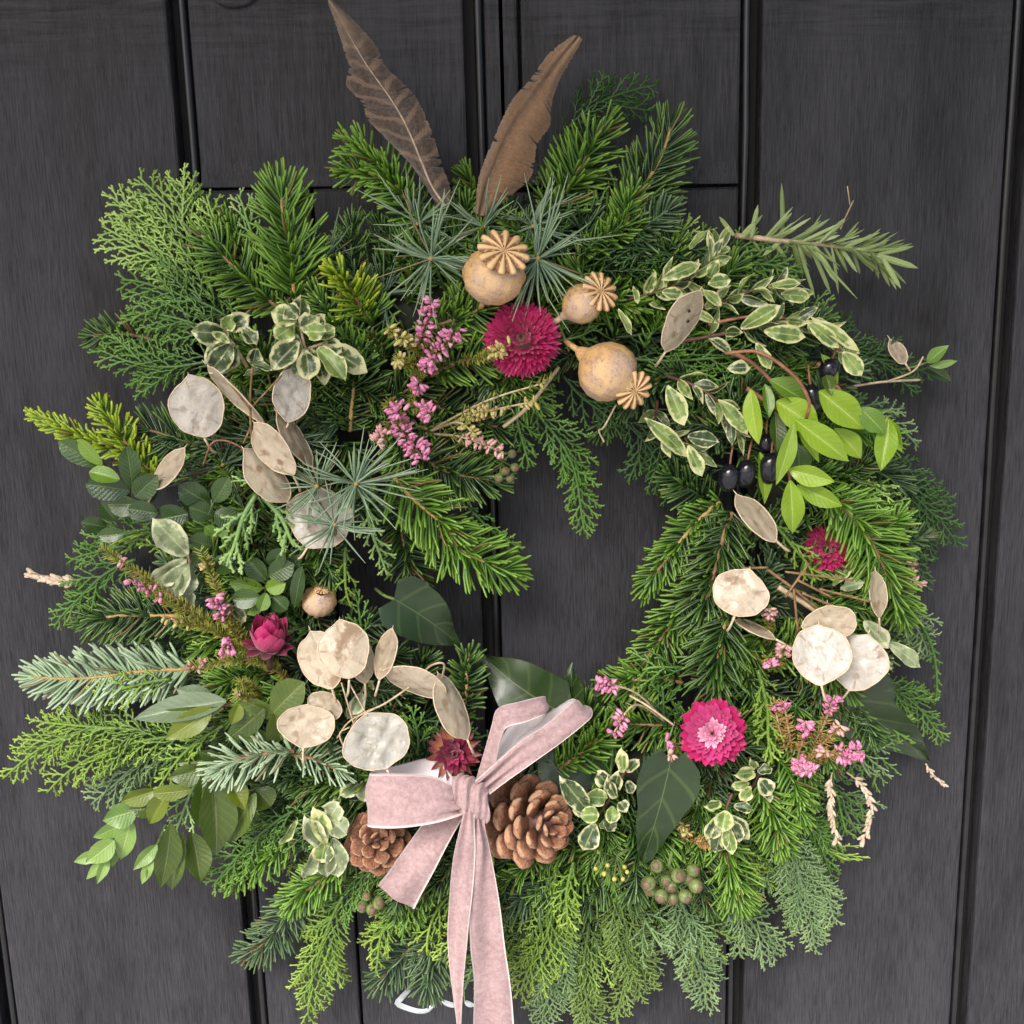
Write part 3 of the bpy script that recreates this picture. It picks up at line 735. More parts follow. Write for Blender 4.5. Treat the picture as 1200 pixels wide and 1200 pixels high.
def poppy(label, head, hr, crown, cr, d, tail=None, squash=.95, nray=12, face=.3):
    """head and crown centres in px; the crown faces along head -> crown and to the viewer"""
    rg = rng(); o = P(*head, d); k = PX * (DIST - d * 1e-3) / DIST; R = hr * k
    cpt = P(*crown, d); v = cpt - o; vl = np.linalg.norm(v)
    dist = R * 1.08
    A = unit(v + to_cam(o) * math.sqrt(max(dist ** 2 - vl ** 2, (.25 * dist) ** 2)))
    X = unit(np.cross(A, [0.2, .3, 1])); Z = np.cross(X, A)
    th = thing('poppy_seed_head', label, 'poppy head', o, 'dried poppy seed heads')
    na = 28; tht = np.arange(na) * 2 * math.pi / na
    prof = [(-1.32, .13), (-1.2, .20), (-1.1, .24), (-1.02, .28), (-.95, .40), (-.8, .62), (-.5, .88), (-.1, 1.0), (.3, .96), (.6, .78), (.8, .52), (.9, .36), (1.0, .30)]
    V, tint = [], []
    for y, r in prof:
        rr = r * R * (1 + .045 * np.cos(nray * tht) + .04 * np.cos(2 * tht + 1) * (r > .4) * (r > .3)); yy = y * R * squash
        V.append(o + A * yy + (rr * np.cos(tht))[:, None] * X + (rr * np.sin(tht))[:, None] * Z); tint.append(np.tile([(y + 1.3) / 2.3, .5, .5], (na, 1)))
    a = Acc(); a.add(np.vstack(V), grid_quads(len(prof), na, True)[:, ::-1], np.vstack(tint)); a.obj('capsule', M['poppy'], th)
    # crown: a scalloped, ribbed disc
    C = cr * k; nt = nray * 8; tt = np.arange(nt) * 2 * math.pi / nt; c0 = o + A * (R * squash * 1.02); A0 = A; A = unit(A + to_cam(o) * face); c0 = c0 + A * .14 * C
    X = unit(np.cross(A, [0.2, .3, 1])); Z = np.cross(X, A)
    V, tint = [], []
    ridge = np.abs(np.cos(tt * nray / 2)) ** 2.4
    for r, h in ((0.0, .16), (.15, .13), (.4, .10), (.7, .05), (.9, -.02), (1.0, -.12)):
        sc = 1 - .20 * (1 - np.abs(np.cos(tt * nray / 2)) ** .6) * r ** 2
        V.append(c0 + ((h * .6 + .10 * ridge * min(1, r * 3)) * C)[:, None] * A + (r * sc * C * np.cos(tt))[:, None] * X + (r * sc * C * np.sin(tt))[:, None] * Z)
        tint.append(np.stack([np.full(nt, r), np.full(nt, .5), np.clip(ridge, 0, 1)], 1))
    for r, h in ((.9, -.14), (.3, -.10)):
        V.append(c0 + (h * C) * A + (r * .85 * C * np.cos(tt))[:, None] * X + (r * .85 * C * np.sin(tt))[:, None] * Z); tint.append(np.tile([r, .5, .2], (nt, 1)))
    b = Acc(); b.add(np.vstack(V), grid_quads(len(V), nt, True), np.vstack(tint)); b.obj('stigma_disc', M['crown'], th)
    A = A0; s = Acc(); e = o - A * R * squash * 1.3
    tube(s, [e + A * .002, e - A * .003, e - A * .007 + np.array([0, .006, 0])], [.0017, .0015, .0014], 7); s.obj('stalk', M['poppy'], th)
    return th

def petal_mesh(mat, cup, wide=.34, pointed=.2):
    key = ('petal', mat, cup, wide)
    if key in _leafcache: return _leafcache[key]
    n = 7; us = (-1, -.5, 0, .5, 1); a = Acc(); V, tint = [], []
    for i in range(n):
        t = i / (n - 1); w = wide * (math.sin(math.pi * min(1, .12 + .88 * t) ** .9) ** .8 if t < 1 else .02) * (1 if t < .6 else 1 - pointed * (t - .6) * .6)
        for u in us:
            V.append((u * w, t, cup * t * t + .18 * u * u * w * 2)); tint.append((t, .5, u * .5 + .5))
    a.add(V, grid_quads(n, 5), tint)
    _leafcache[key] = a.mesh('petal', M[mat]); return _leafcache[key]
def strawflower(label, c, r, d, axis, rows, eye=None, scale_y=1.0):
    """rows: (count, elevation deg, length, start radius, start height, cup, material, width)  in units of r"""
    rg = rng(); o = P(*c, d); R = r * PX * (DIST - d * 1e-3) / DIST
    A = unit(to_cam(o) + RIGHT * axis[0] - UP * axis[1]); X0 = unit(np.cross(A, [.1, .2, 1])); Z0 = np.cross(X0, A)
    th = thing('strawflower', label, 'strawflower', o, 'papery strawflowers')
    for n, el, ln, r0_, h0, cup, mat, wide in rows:
        me = petal_mesh(mat, cup, wide)
        for i in range(n):
            az = 2 * math.pi * (i + rg.uniform(-.4, .4) + (.5 if n % 2 else 0)) / n + el
            e = math.radians(el + rg.normal(0, 8)); rad = math.cos(az) * X0 + math.sin(az) * Z0
            Y = math.cos(e) * rad + math.sin(e) * A; Zp = math.cos(e) * A - math.sin(e) * rad; X = np.cross(Y, Zp)
            l = ln * R * rg.uniform(.88, 1.1)
            rj = r0_ * rg.uniform(.88, 1.1); place('petal', me, th, o + rad * rj * R + A * (h0 + rg.normal(0, .03)) * R, X, Y, Zp, (l, l, l))
    if eye:
        a = Acc(); n = 70; i = np.arange(n); q = np.sqrt(i / n) * eye[0] * R; az = i * 2.39996
        rad = np.cos(az)[:, None] * X0 + np.sin(az)[:, None] * Z0
        O = o + rad * q[:, None] + A * (eye[1] * R)
        stamp(a, FINE, O, np.tile(X0, (n, 1)), unit(A + rad * .35 * (q / R)[:, None]), np.tile(Z0, (n, 1)), (.0004, .004, .0004), g=rg.random(n)); a.obj('florets', M[eye[2]], th, stuff=True)
    b = Acc(); tube(b, [o + A * .12 * R, o - A * .2 * R, o - A * .45 * R, o - A * .5 * R - A * .012], [R * .55, R * .5, .0018, .0014], 12); b.obj('calyx', M['twig_dark'], th)
    return th

def bell_template():
    st = [(0, .3, .3, 0, 0), (.15, .8, .8, 0, 0), (.5, 1, 1, 0, 0), (.85, .75, .75, 0, 0), (1, .35, .35, 0, 0)]
    return ring_template(st)
BELL = bell_template()
def heather(label, base, spikes, d=62, stem='twig_dark', leaf='heather_leaf', leafy_=1.0, d0=40):
    """spikes: (tip px, flowering length px, half width px, count, material, via px or None)"""
    rg = rng(); th = thing('heather_sprig', label, 'heather sprig', P(*base, d0), 'heather sprigs in flower')
    st, nd = Acc(), Acc(); fl = {}
    for tip, fll, w, cnt, mat, via in spikes:
        pts = [P(*base, d0)] + ([P(*via, (d + d0) / 2 + 5)] if via else []) + [P(*tip, d)]
        pts = cat_rom(pts, 30); T = unit(np.gradient(pts, axis=0)); L = np.linalg.norm(np.diff(pts, axis=0), axis=1).sum()
        tube(st, pts, np.linspace(.0008, .00045, 30), 5)
        f0 = max(0.05, 1 - fll * PX / L)
        t = rg.uniform(f0, 1, cnt) if cnt else np.array([])
        if cnt:
            o = lerp_at(pts, t); Tt = unit(lerp_at(T, t)); S, N = frames_of(o, Tt); ph = rg.uniform(-2.0, 2.0, cnt)
            rad = np.cos(ph)[:, None] * N + np.sin(ph)[:, None] * S
            Y = unit(rad + Tt * rg.uniform(-.3, .7, cnt)[:, None]); X = unit(np.cross(Y, Tt)); Z = np.cross(X, Y)
            ln = .0040 * rg.uniform(.75, 1.2, cnt); wd = ln * .27
            a = fl.setdefault(mat, Acc())
            stamp(a, BELL, o + rad * (w * PX - .003) * rg.uniform(.1, .8, cnt)[:, None], X, Y, Z, np.stack([wd, ln, wd], 1), bz=rg.normal(0, .1, cnt), g=rg.random(cnt))
        m = int(L * 1000 * 1.5 * leafy_); tt = rg.uniform(.25, max(.3, f0 + .1), m)
        o = lerp_at(pts, tt); Tt = unit(lerp_at(T, tt)); S, N = frames_of(o, Tt); ph = rg.uniform(0, 6.28, m)
        rad = np.cos(ph)[:, None] * N + np.sin(ph)[:, None] * S; Y = unit(rad + Tt * .6); X = unit(np.cross(Y, Tt)); Z = np.cross(X, Y)
        stamp(nd, FINE, o, X, Y, Z, np.stack([np.full(m, .0004), .0046 * rg.uniform(.6, 1.2, m), np.full(m, .0004)], 1), bz=.05, g=rg.random(m))
    st.obj('stem', M[stem], th)
    if nd.n: nd.obj('needles', M[leaf], th, stuff=True)
    for mat, a in fl.items():
        a.obj('florets' if mat != 'heather_bud' else 'buds', M[mat], th, stuff=True)
    return th

def blob(acc, o, A, rx, ry, rz=None, n=10, m=14, dent=0., rg=None, mi=0):
    A = unit(A); X = unit(np.cross(A, [.1, .9, .3])); Z = np.cross(X, A); rz = rz or rx
    V, tint = [], []; tt = np.arange(m) * 2 * math.pi / m; ph = rg.uniform(0, 6, 3) if rg is not None else (0, 0, 0)
    for i in range(n + 1):
        f = math.pi * i / n; y = -math.cos(f); r = math.sin(f) * (1 - .02 * i % 2 * 0)
        wob = 1 + dent * (np.sin(2 * tt + ph[0]) + .6 * np.sin(3 * tt + ph[1] + f * 2))
        V.append(o + A * y * ry + (r * rx * wob * np.cos(tt))[:, None] * X + (r * rz * wob * np.sin(tt))[:, None] * Z); tint.append(np.tile([i / n, .5, .5], (m, 1)))
    acc.add(np.vstack(V), grid_quads(n + 1, m, True)[:, ::-1], np.vstack(tint), mi=mi)

def cone_scale_mesh(v):
    key = ('cone', v)
    if key in _leafcache: return _leafcache[key]
    rg = np.random.default_rng(v + 40)
    st = [(0, .16, .06, 0), (.4, .26, .07, 0), (.68, .42, .11, .02), (.86, .50, .17, .05), (.97, .47, .18, .09), (1.04, .33, .13, .11), (1.06, .12, .05, .12)]
    V, tint = [], []; m = 12; tt = np.arange(m) * 2 * math.pi / m
    for y, w, h, z in st:
        c, s = np.cos(tt), np.sin(tt)
        x = np.sign(c) * np.abs(c) ** .8 * w; zz = s * h * (1 + .35 * np.exp(-(c / .3) ** 2) * (s > 0))
        yy = y - .10 * np.abs(c) ** 2 * (y > .8) + rg.normal(0, .008, m)
        V.append(np.stack([x, yy, zz + z], 1)); tint.append(np.stack([np.full(m, y / 1.06), np.abs(c) * (y > .8) * .8 + .4 * (y > 1.0), np.full(m, .5)], 1))
    V = np.vstack(V); tint = np.vstack(tint); k = len(V)
    V = np.vstack([V, [[0, 1.05, .12]]]); tint = np.vstack([tint, [[1, .8, .5]]])
    a = Acc(); a.add(V, grid_quads(len(st), m, True)[:, ::-1], tint, [(k - m + (i + 1) % m, k - m + i, k) for i in range(m)])
    _leafcache[key] = a.mesh('scale', M['cone']); return _leafcache[key]
def pine_cone(label, c, d, axis, length, radius, n, sc, open_=.55):
    rg = rng(); o = P(*c, d); A = unit(RIGHT * axis[0] - UP * axis[1] + to_cam(o) * axis[2]); X0 = unit(np.cross(A, [.1, .3, 1])); Z0 = np.cross(X0, A)
    th = thing('pine_cone', label, 'pine cone', o, 'brown pine cones')
    core = Acc(); tube(core, [o - A * length * .5, o - A * length * .2, o + A * length * .3, o + A * length * .46], [radius * .35, radius * .42, radius * .25, radius * .06], 10); core.obj('core', M['twig_dark'], th)
    for i in range(n):
        s = (i + .5) / n; y = -.5 + s * .95
        rr = radius * np.interp(s, [0, .15, .45, .75, .92, 1], [.72, .95, 1.0, .76, .48, .22])
        az = i * 2.39996; rad = math.cos(az) * X0 + math.sin(az) * Z0
        el = math.radians(np.interp(s, [0, .3, .7, 1], [-25, 5, 30, 60]) * open_ * 1.6 + rg.normal(0, 4))
        Y = math.cos(el) * rad + math.sin(el) * A; Zp = math.cos(el) * A - math.sin(el) * rad; X = np.cross(Y, Zp)
        w = sc * np.interp(s, [0, .2, .6, 1], [.8, 1, .9, .36]) * rg.uniform(.92, 1.08)
        place('scale', cone_scale_mesh(i % 5), th, o + A * y * length, X, Y, Zp, (w, rr * rg.uniform(.95, 1.05), w * .95))
    return th

def ribbon(th, name, st, n=60, m=13, thick=.0006, wob=0.0, seed=1, crease=None, label=None):
    """st: stations (edge pixel, other edge pixel, mm, mm); velvet outside, satin inside"""
    rg = np.random.default_rng(seed)
    A = cat_rom([P(*s[0], s[2]) for s in st], n); B = cat_rom([P(*s[1], s[3] if len(s) > 3 else s[2]) for s in st], n)
    u = np.linspace(0, 1, m); G = A[:, None] * (1 - u)[None, :, None] + B[:, None] * u[None, :, None]
    T = unit(np.gradient(G, axis=0)); W = unit(np.gradient(G, axis=1)); Nn = unit(np.cross(T, W))
    s = np.linspace(0, 1, n)[:, None]; ph = rg.uniform(0, 6, 6)
    w = wob * (np.sin(7 * s + 3 * u[None] + ph[0]) + .6 * np.sin(15 * s - 4 * u[None] + ph[1]) + .5 * np.sin(9 * u[None] + 5 * s + ph[2]))
    if crease: w = w + crease[0] * np.exp(-((s - crease[1]) / crease[2]) ** 2) * np.sin(u[None] * crease[3] + ph[3])
    G = G + Nn * w[..., None]
    F, Bk = G + Nn * thick / 2, G - Nn * thick / 2
    tint = np.stack([np.repeat(np.linspace(0, 1, n), m), np.full(n * m, .5), np.tile(u, n)], 1)
    q = grid_quads(n, m); a = Acc()
    a.add(F.reshape(-1, 3), q, tint, mi=0)
    a.add(Bk.reshape(-1, 3), q[:, ::-1], tint, mi=1)
    k = n * m
    edge = []
    for i in range(n - 1):
        edge += [(i * m, k + i * m, k + (i + 1) * m, (i + 1) * m), (i * m + m - 1, (i + 1) * m + m - 1, k + (i + 1) * m + m - 1, k + i * m + m - 1)]
    for j in range(m - 1):
        e = (n - 1) * m
        edge += [(j, j + 1, k + j + 1, k + j), (e + j, k + e + j, k + e + j + 1, e + j + 1)]
    a.q.append(np.array(edge)); a.qm.append(np.zeros(len(edge), int))
    return a.obj(name, [M['velvet'], M['satin']], th, label=label)
# ------------------------------------------------------------------ setting: ground and plank door
g = Acc(); g.add([(-60, -60, 0), (60, -60, 0), (60, 60, 0), (-60, 60, 0)], [(0, 1, 2, 3)])
go = g.obj('ground', M['ground']); go['kind'] = 'structure'  # unseen stone sheet, added for daylight to bounce off
door = thing('door', 'black painted plank door with beaded joints behind the wreath', 'door', (0, .011, 0))
def board(x0, x1, z0l, z0r, z1, yf=0.0, name='board', foot=0.0):
    """x0..x1 wide, bottom edge z0l..z0r, rounded long edges; foot: the bottom edge flares out to meet the rail"""
    a = Acc(); r = .0016; th = .014
    xs = [x0, x0, x0 + r * .3, x0 + r] + list(np.linspace(x0 + .01, x1 - .01, 9)) + [x1 - r, x1 - r * .3, x1, x1]
    ys = [yf + th, yf + r, yf + r * .3, yf] + [yf] * 9 + [yf, yf + r * .3, yf + r, yf + th]
    rows = []
    def row(f, zf, dy):
        return [(x, y + (dy if 1 <= i <= len(xs) - 2 else 0), zf(x)) for i, (x, y) in enumerate(zip(xs, ys))]
    zb = lambda x: z0l + (z0r - z0l) * (x - x0) / (x1 - x0)
    if foot:
        rows += [row(0, lambda x: zb(x) + .0001, -foot + .003), row(0, lambda x: zb(x) + .0006, -foot)] + [row(0, lambda x, k=k: zb(x) + .0006 + .0135 * k / 8, -foot * (.5 + .5 * math.cos(math.pi * k / 8))) for k in range(1, 8)] + [row(0, lambda x: zb(x) + .0142, 0)]
    else:
        rows += [row(0, lambda x: zb(x), .0014), row(0, lambda x: zb(x) + .0015, 0)]
    if z1 - z0l > .05: rows += [row(0, lambda x: zb(x) + (z1 - .0015 - zb(x)) * k / 8, 0) for k in range(1, 8)]
    rows += [row(0, lambda x: z1 - .0015, 0), row(0, lambda x: z1, .0014)]
    V = np.array(rows).reshape(-1, 3); n, m = len(rows), len(xs)
    q = grid_quads(n, m)[:, ::-1]
    a.add(V, q)
    top = [tuple(V[(n - 1) * m + i]) for i in range(m)]
    a.obj(name, M['paint'], door, smooth=False)
def bead(x, z0, z1, w=.0050):
    a = Acc(); tt = np.linspace(0, math.pi, 9); zs = np.linspace(z0, z1, 40); rg = rng()
    V = [[(x - math.cos(t) * w / 2, .0045 - math.sin(t) * w * .75, z) for t in tt] for z in zs]
    V = np.array(V); V[..., 0] += (rg.normal(0, .00018, 40))[:, None]
    a.add(V.reshape(-1, 3), grid_quads(40, 9)); a.obj('bead', M['gloss'], door)
BOT, TOP = .03, 2.08
J = [-.645, -.487, -.333, -.171, -.0125, .1345, .2805, .430, .585]      # joints between planks
side = {-.171: 1, -.0125: 1, .1345: -1, .2805: -1}
gaps = []
for i, x in enumerate(J):
    s = side.get(x, 1 if x < 0 else -1)
    lo, hi = (x - .0068, x + .0044) if s > 0 else (x - .0044, x + .0068)
    gaps.append((lo, hi)); bead(x + .0012 * s, BOT, TOP)
railz = lambda px, py: P(px, py)[2]
crack_b, crack_c = P(421, 1150)[0], P(609, 60)[0]
for i in range(len(J) - 1):
    x0, x1 = gaps[i][1], gaps[i + 1][0]
    if J[i] in (-.171, -.0125):
        zl = railz(238, 222) if J[i] == -.171 else railz(590, 219)
        zr = railz(540, 219) if J[i] == -.171 else railz(868, 217)
        c = crack_b if J[i] == -.171 else crack_c
        f = (c - x0) / (x1 - x0); zc = zl + (zr - zl) * f
        if J[i] == -.171:
            board(x0, x1, zl + .0004, zr + .0004, TOP, .0014, 'panel', .0016)
            board(x0, c - .0008, BOT, BOT, zl - .0006); board(c + .0008, x1, BOT, BOT, zl - .0012)
        else:
            board(x0, c - .0008, zl + .0004, zc + .0004, TOP, .0014, 'panel', .0016); board(c + .0008, x1, zc + .0004, zr + .0004, TOP, .0014, 'panel', .0016)
            board(x0, x1, BOT, BOT, zr - .0006)
    else:
        board(x0, x1, BOT, BOT, TOP)
k = Acc(); yb = .0125
k.add([(J[0], yb, BOT), (J[-1], yb, BOT), (J[-1], yb, TOP), (J[0], yb, TOP), (J[0], yb + .03, BOT), (J[-1], yb + .03, BOT), (J[-1], yb + .03, TOP), (J[0], yb + .03, TOP)],
      [(0, 1, 2, 3), (5, 4, 7, 6), (4, 0, 3, 7), (1, 5, 6, 2), (3, 2, 6, 7), (4, 5, 1, 0)]); k.obj('backing', M['gap'], door, smooth=False)
# knocker plate, its lower rim just inside the top of the picture
c = P(273, -25); pl = Acc(); tt = np.arange(40) * 2 * math.pi / 40
pl.add(np.vstack([np.stack([c[0] + np.cos(tt) * r, np.full(40, y), c[2] + np.sin(tt) * r * .9], 1) for r, y in ((.0162, .004), (.0162, -.0008), (.0150, -.0022), (.0136, -.0012), (.012, -.0026), (.001, -.005))]), grid_quads(6, 40, True))
pl.obj('knocker_plate', M['paint'], door)
# white painted curl low on the door, mostly hidden by the ribbon
for st in ([(487, 1143), (485, 1152), (478, 1161), (470, 1170), (466, 1176), (476, 1181), (490, 1185), (501, 1184), (508, 1177), (512, 1172)], [(518, 1172), (524, 1176), (532, 1178), (540, 1177)], [(545, 1173), (550, 1177), (556, 1178)]):
    a = Acc(); pts = cat_rom([P(x, y, .6) for x, y in st], 24); T = unit(np.gradient(pts, axis=0)); S = np.cross(T, [0, -1, 0])
    w = (.0004 + .0016 * np.sin(np.linspace(.25, 3.0, 24)) ** .8)[:, None]
    V = np.stack([pts + S * w, pts + S * w * .6 + [0, -.0005, 0], pts - S * w * .6 + [0, -.0005, 0], pts - S * w], 1)
    a.add(V.reshape(-1, 3), grid_quads(24, 4)); a.obj('painted_curl', M['white'], door)

# unseen flat canopy, added to keep the high sky off the upper part of the door
cz, cd, cw = 2.26, -0.80, 1.25
cn = thing('shade_canopy', 'plain flat black canopy, unseen, added above the door to shade it', 'canopy', (0, 0, cz))
lt = Acc()
lt.add([(-cw, cd, cz), (cw, cd, cz), (cw, .10, cz), (-cw, .10, cz), (-cw, cd, cz + .10), (cw, cd, cz + .10), (cw, .10, cz + .10), (-cw, .10, cz + .10)],
       [(3, 2, 1, 0), (4, 5, 6, 7), (0, 1, 5, 4), (1, 2, 6, 5), (2, 3, 7, 6), (3, 0, 4, 7)]); lt.obj('shade_slab', M['gap'], cn, smooth=False)
fa = Acc(); y0 = cd - .022
fa.add([(-cw, y0, cz - .02), (cw, y0, cz - .02), (cw, cd - .002, cz - .02), (-cw, cd - .002, cz - .02), (-cw, y0, cz + .11), (cw, y0, cz + .11), (cw, cd - .002, cz + .11), (-cw, cd - .002, cz + .11)],
       [(3, 2, 1, 0), (4, 5, 6, 7), (0, 1, 5, 4), (1, 2, 6, 5), (2, 3, 7, 6), (3, 0, 4, 7)]); fa.obj('shade_slab_edge', M['gloss'], cn, smooth=False)

# ------------------------------------------------------------------ wreath base and the dense greenery packed into it
ringc = P(622, 655, 23)
base = thing('wreath_ring', 'dark moss covered wreath ring under all the greenery', 'wreath ring', ringc)
a = Acc(); nu, nv = 120, 18; rg = rng()
V, tt = [], np.arange(nv) * 2 * math.pi / nv
for i in range(nu):
    th_ = 2 * math.pi * i / nu; er = unit(np.array([math.cos(th_), 0, math.sin(th_)])); R0 = .150
    ph = th_ * 9
    mr = .021 * (1 + .10 * np.sin(ph + 2 * tt) + .06 * np.sin(th_ * 31 + 3 * tt) + rg.normal(0, .03, nv))
    V.append(ringc + er * R0 + (mr * np.cos(tt))[:, None] * er + (mr * .9 * np.sin(tt))[:, None] * np.array([0, -1, 0]))
V = np.vstack(V); q = grid_quads(nu + 1, nv, True) % (nu * nv)
a.add(V, q); a.obj('moss', M['moss'], base)
w = Acc(); tw = np.linspace(0, 2 * math.pi, 700)
wp = ringc + np.stack([np.cos(tw), 0 * tw, np.sin(tw)], 1) * (.150 + .0225 * np.cos(tw * 40))[:, None] + np.stack([0 * tw, -.0205 * np.sin(tw * 40), 0 * tw], 1)
tube(w, wp, .0005, 4, caps=False); w.obj('binding_wire', M['twig_green'], base)

def filler(name, mats, n, seed, nlr, kindf, label, cat, arc=(0, 360), rad=None, dep=(30, 50), droop=0.):
    rg = np.random.default_rng(seed); accs = {}
    for i in range(n):
        th_ = R_(arc[0] + (arc[1] - arc[0]) * (i + rg.random()) / n)
        inner = rg.random() < .20
        rr = rg.uniform(225, 290) if inner else rg.uniform(255, 385)
        cx, cy = 622 + rr * math.cos(th_), 655 + rr * math.sin(th_)
        if rad: rr = rg.uniform(*rad); inner = False; cx, cy = 622 + rr * math.cos(th_), 655 + rr * math.sin(th_)
        da = rg.normal(0, .35 if rad and rad[0] > 320 else .7) * 1.0 + (math.pi if inner else 0) + .35
        ln = rg.uniform(45, 75) if inner else rg.uniform(60, 115) * (1.0 if rr < 330 else .75)
        tx, ty = cx + ln * math.cos(th_ + da), cy + ln * math.sin(th_ + da)
        d0 = rg.uniform(*dep); d1 = d0 + rg.uniform(-14, 8)
        pts, T, L = spine((cx, cy), (tx, ty), d0, d1, rg.normal(0, .08), .06, 14)
        a = accs.setdefault(mats[rg.integers(len(mats))], Acc())
        if kindf == 'fir': fir_needles(a, pts, T, L, rg.uniform(*nlr), rg, .75, .3, rg.normal(0, .5))
        else: cy_spray(a, pts, T, L, rg.uniform(*nlr), rg, rg.normal(0, .4), 1.25)
        tube(a, pts, .0008, 5)
    for m, a in accs.items():
        o = a.obj(name, M[m]); o['kind'] = 'stuff'; o['label'] = label; o['category'] = cat
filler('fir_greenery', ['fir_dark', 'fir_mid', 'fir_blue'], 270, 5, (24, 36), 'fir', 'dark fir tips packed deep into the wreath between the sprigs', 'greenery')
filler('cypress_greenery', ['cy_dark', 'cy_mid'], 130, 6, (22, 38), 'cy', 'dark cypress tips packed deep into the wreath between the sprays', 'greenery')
filler('cypress_greenery', ['cy_mid', 'cy_blue', 'cy_mid', 'cy_lime'], 120, 7, (28, 42), 'cy', 'loose cypress tips fringing the lower half of the wreath', 'greenery', (15, 185), (335, 425), (22, 40))
filler('cypress_greenery', ['cy_blue', 'cy_lime', 'cy_yellow', 'cy_mid'], 34, 11, (34, 46), 'cy', 'feathery cypress tips hanging along the bottom fringe', 'greenery', (42, 100), (390, 450), (20, 32))
filler('fir_greenery', ['fir_mid', 'fir_bright', 'fir_dark'], 110, 8, (26, 36), 'fir', 'fresh fir tips filling the spaces among leaves and flowers', 'greenery', (0, 360), (245, 375), (40, 54))
filler('cypress_greenery', ['cy_mid', 'cy_light', 'cy_dark'], 40, 9, (22, 34), 'cy', 'cypress tips fringing the upper half of the wreath', 'greenery', (190, 375), (330, 395), (24, 40))
# ------------------------------------------------------------------ conifer sprigs, in order round the wreath
# top
cyp('cy_dark', (655, 165), (772, 100), 24, 'dark cypress spray rising behind the brown feather', 20, 14, -.12, extra=((.3, (715, 95), 18), (.5, (765, 130), 16)))
fir('fir_bright', (492, 262), (408, 160), 36, 'bushy green fir tip at the foot of the barred feather', 40, 32, .05, up=.5, forks=((.45, (402, 200), 32, .05),))
fir('fir_mid', (648, 262), (712, 150), 44, 'broad green fir tip just right of the brown feather', 38, 30, -.05, up=.35)
fir('fir_dark', (705, 290), (786, 150), 48, 'dark fir sprig with a bare golden stem, right of the feathers', 34, 26, .04, up=.12, stem='twig_gold', spread=52)
fir('fir_dark', (660, 235), (690, 155), 36, 'short dark fir tip close behind the brown feather', 26, 20, .04)
fir('fir_mid', (585, 300), (545, 205), 34, 'fir tip standing between the two feathers', 26, 18, .03)
cyp('cy_dark', (820, 308), (682, 292), 26, 'dark cypress spray lying flat beside the upper poppy heads', 46, 50, .05, extra=((.25, (720, 265), 18),))
cyp('cy_mid', (730, 330), (835, 268), 24, 'dark cypress spray tucked under the rosemary base', 36, 30, .05)
cyp('cy_mid', (830, 318), (942, 318), 22, 'soft green cypress tip below the rosemary stem', 44, 42, -.06, fine=.85)
# upper left
cyp('cy_light', (250, 345), (165, 205), 44, 'pale green cypress spray, topmost at the upper left edge', 34, 24, .06, extra=((.3, (128, 228), 30), (.45, (212, 208), 26)))
cyp('cy_light', (250, 350), (118, 268), 36, 'pale green cypress spray pointing left below the topmost one', 36, 26, .05, extra=((.4, (150, 250), 24),))
cyp('cy_light', (262, 335), (243, 228), 24, 'narrow pale cypress tip left of the bright fir', 38, 28, .05)
cyp('cy_mid', (268, 372), (142, 330), 36, 'mid green cypress fan above the variegated leaf clump', 40, 30, .06, extra=((.3, (165, 300), 26),))
cyp('cy_mid', (270, 395), (150, 366), 34, 'grey green cypress fan left of the variegated clump', 42, 32, .04, extra=((.35, (175, 385), 24),))
cyp('cy_mid', (265, 418), (114, 412), 36, 'bushy green cypress spray pointing left above the honesty disc', 42, 28, -.08, extra=((.3, (160, 448), 26), (.55, (122, 392), 20)))
cyp('cy_mid', (300, 420), (230, 350), 34, 'cypress spray behind the small variegated clump', 36, 34, .04)
cyp('cy_bloom', (300, 300), (277, 228), 20, 'silvery cypress tip beside the bright fir', 34, 26, .05)
fir('fir_dark', (190, 402), (108, 392), 30, 'dark fir tip poking out at the left below the pale cypress', 26, 16, .05, up=.1)
fir('fir_bright', (345, 352), (328, 222), 50, 'bright green upright fir sprig at the upper left', 50, 40, .02, up=.25, stem='twig_gold', dens=1.1, spread=56)
fir('fir_mid', (328, 362), (242, 272), 38, 'fir sprig leaning left beside the bright upright one', 44, 34, -.04, up=.2)
fir('fir_mid', (300, 330), (262, 250), 34, 'fir tip between pale cypress and the bright fir', 34, 26, .03)
fir('fir_lime', (430, 372), (392, 318), 36, 'yellow green bristly fir tip left of the upper pine tufts', 52, 62, .04, up=.7)
fir('fir_mid', (450, 420), (430, 345), 34, 'fir tip above the heather by the pine tufts', 46, 50, -.05, up=.4)
fir('fir_dark', (410, 505), (412, 395), 44, 'dark broad fir sprig right of the big variegated clump', 44, 50, .02, up=.2, stem='twig_gold')
fir('fir_mid', (492, 385), (582, 352), 36, 'fir tip left of the magenta strawflower, upper of two', 52, 58, .05, up=.15)
fir('fir_mid', (505, 440), (592, 412), 34, 'fir tip left of the magenta strawflower, lower of two', 52, 56, -.05, up=.15)
fir('fir_dark', (430, 480), (505, 440), 36, 'dark fir sprig behind the pink heather spikes', 40, 44, .04)
fir('fir_dark', (470, 520), (580, 565), 40, 'glossy dark fir sprig hanging above the left of the hole', 44, 46, .07, up=.25)
fir('fir_bright', (462, 560), (540, 628), 46, 'bright fir sprig drooping into the left of the hole', 56, 50, .05, up=.25, stem='twig_gold')
fir('fir_bright', (500, 612), (598, 672), 44, 'lower bright fir sprig whose tip reaches into the hole', 48, 42, .06, up=.25, stem='twig_gold')
fir('fir_dark', (470, 600), (490, 690), 36, 'dark fir tip at the left rim of the hole', 34, 30, .05)
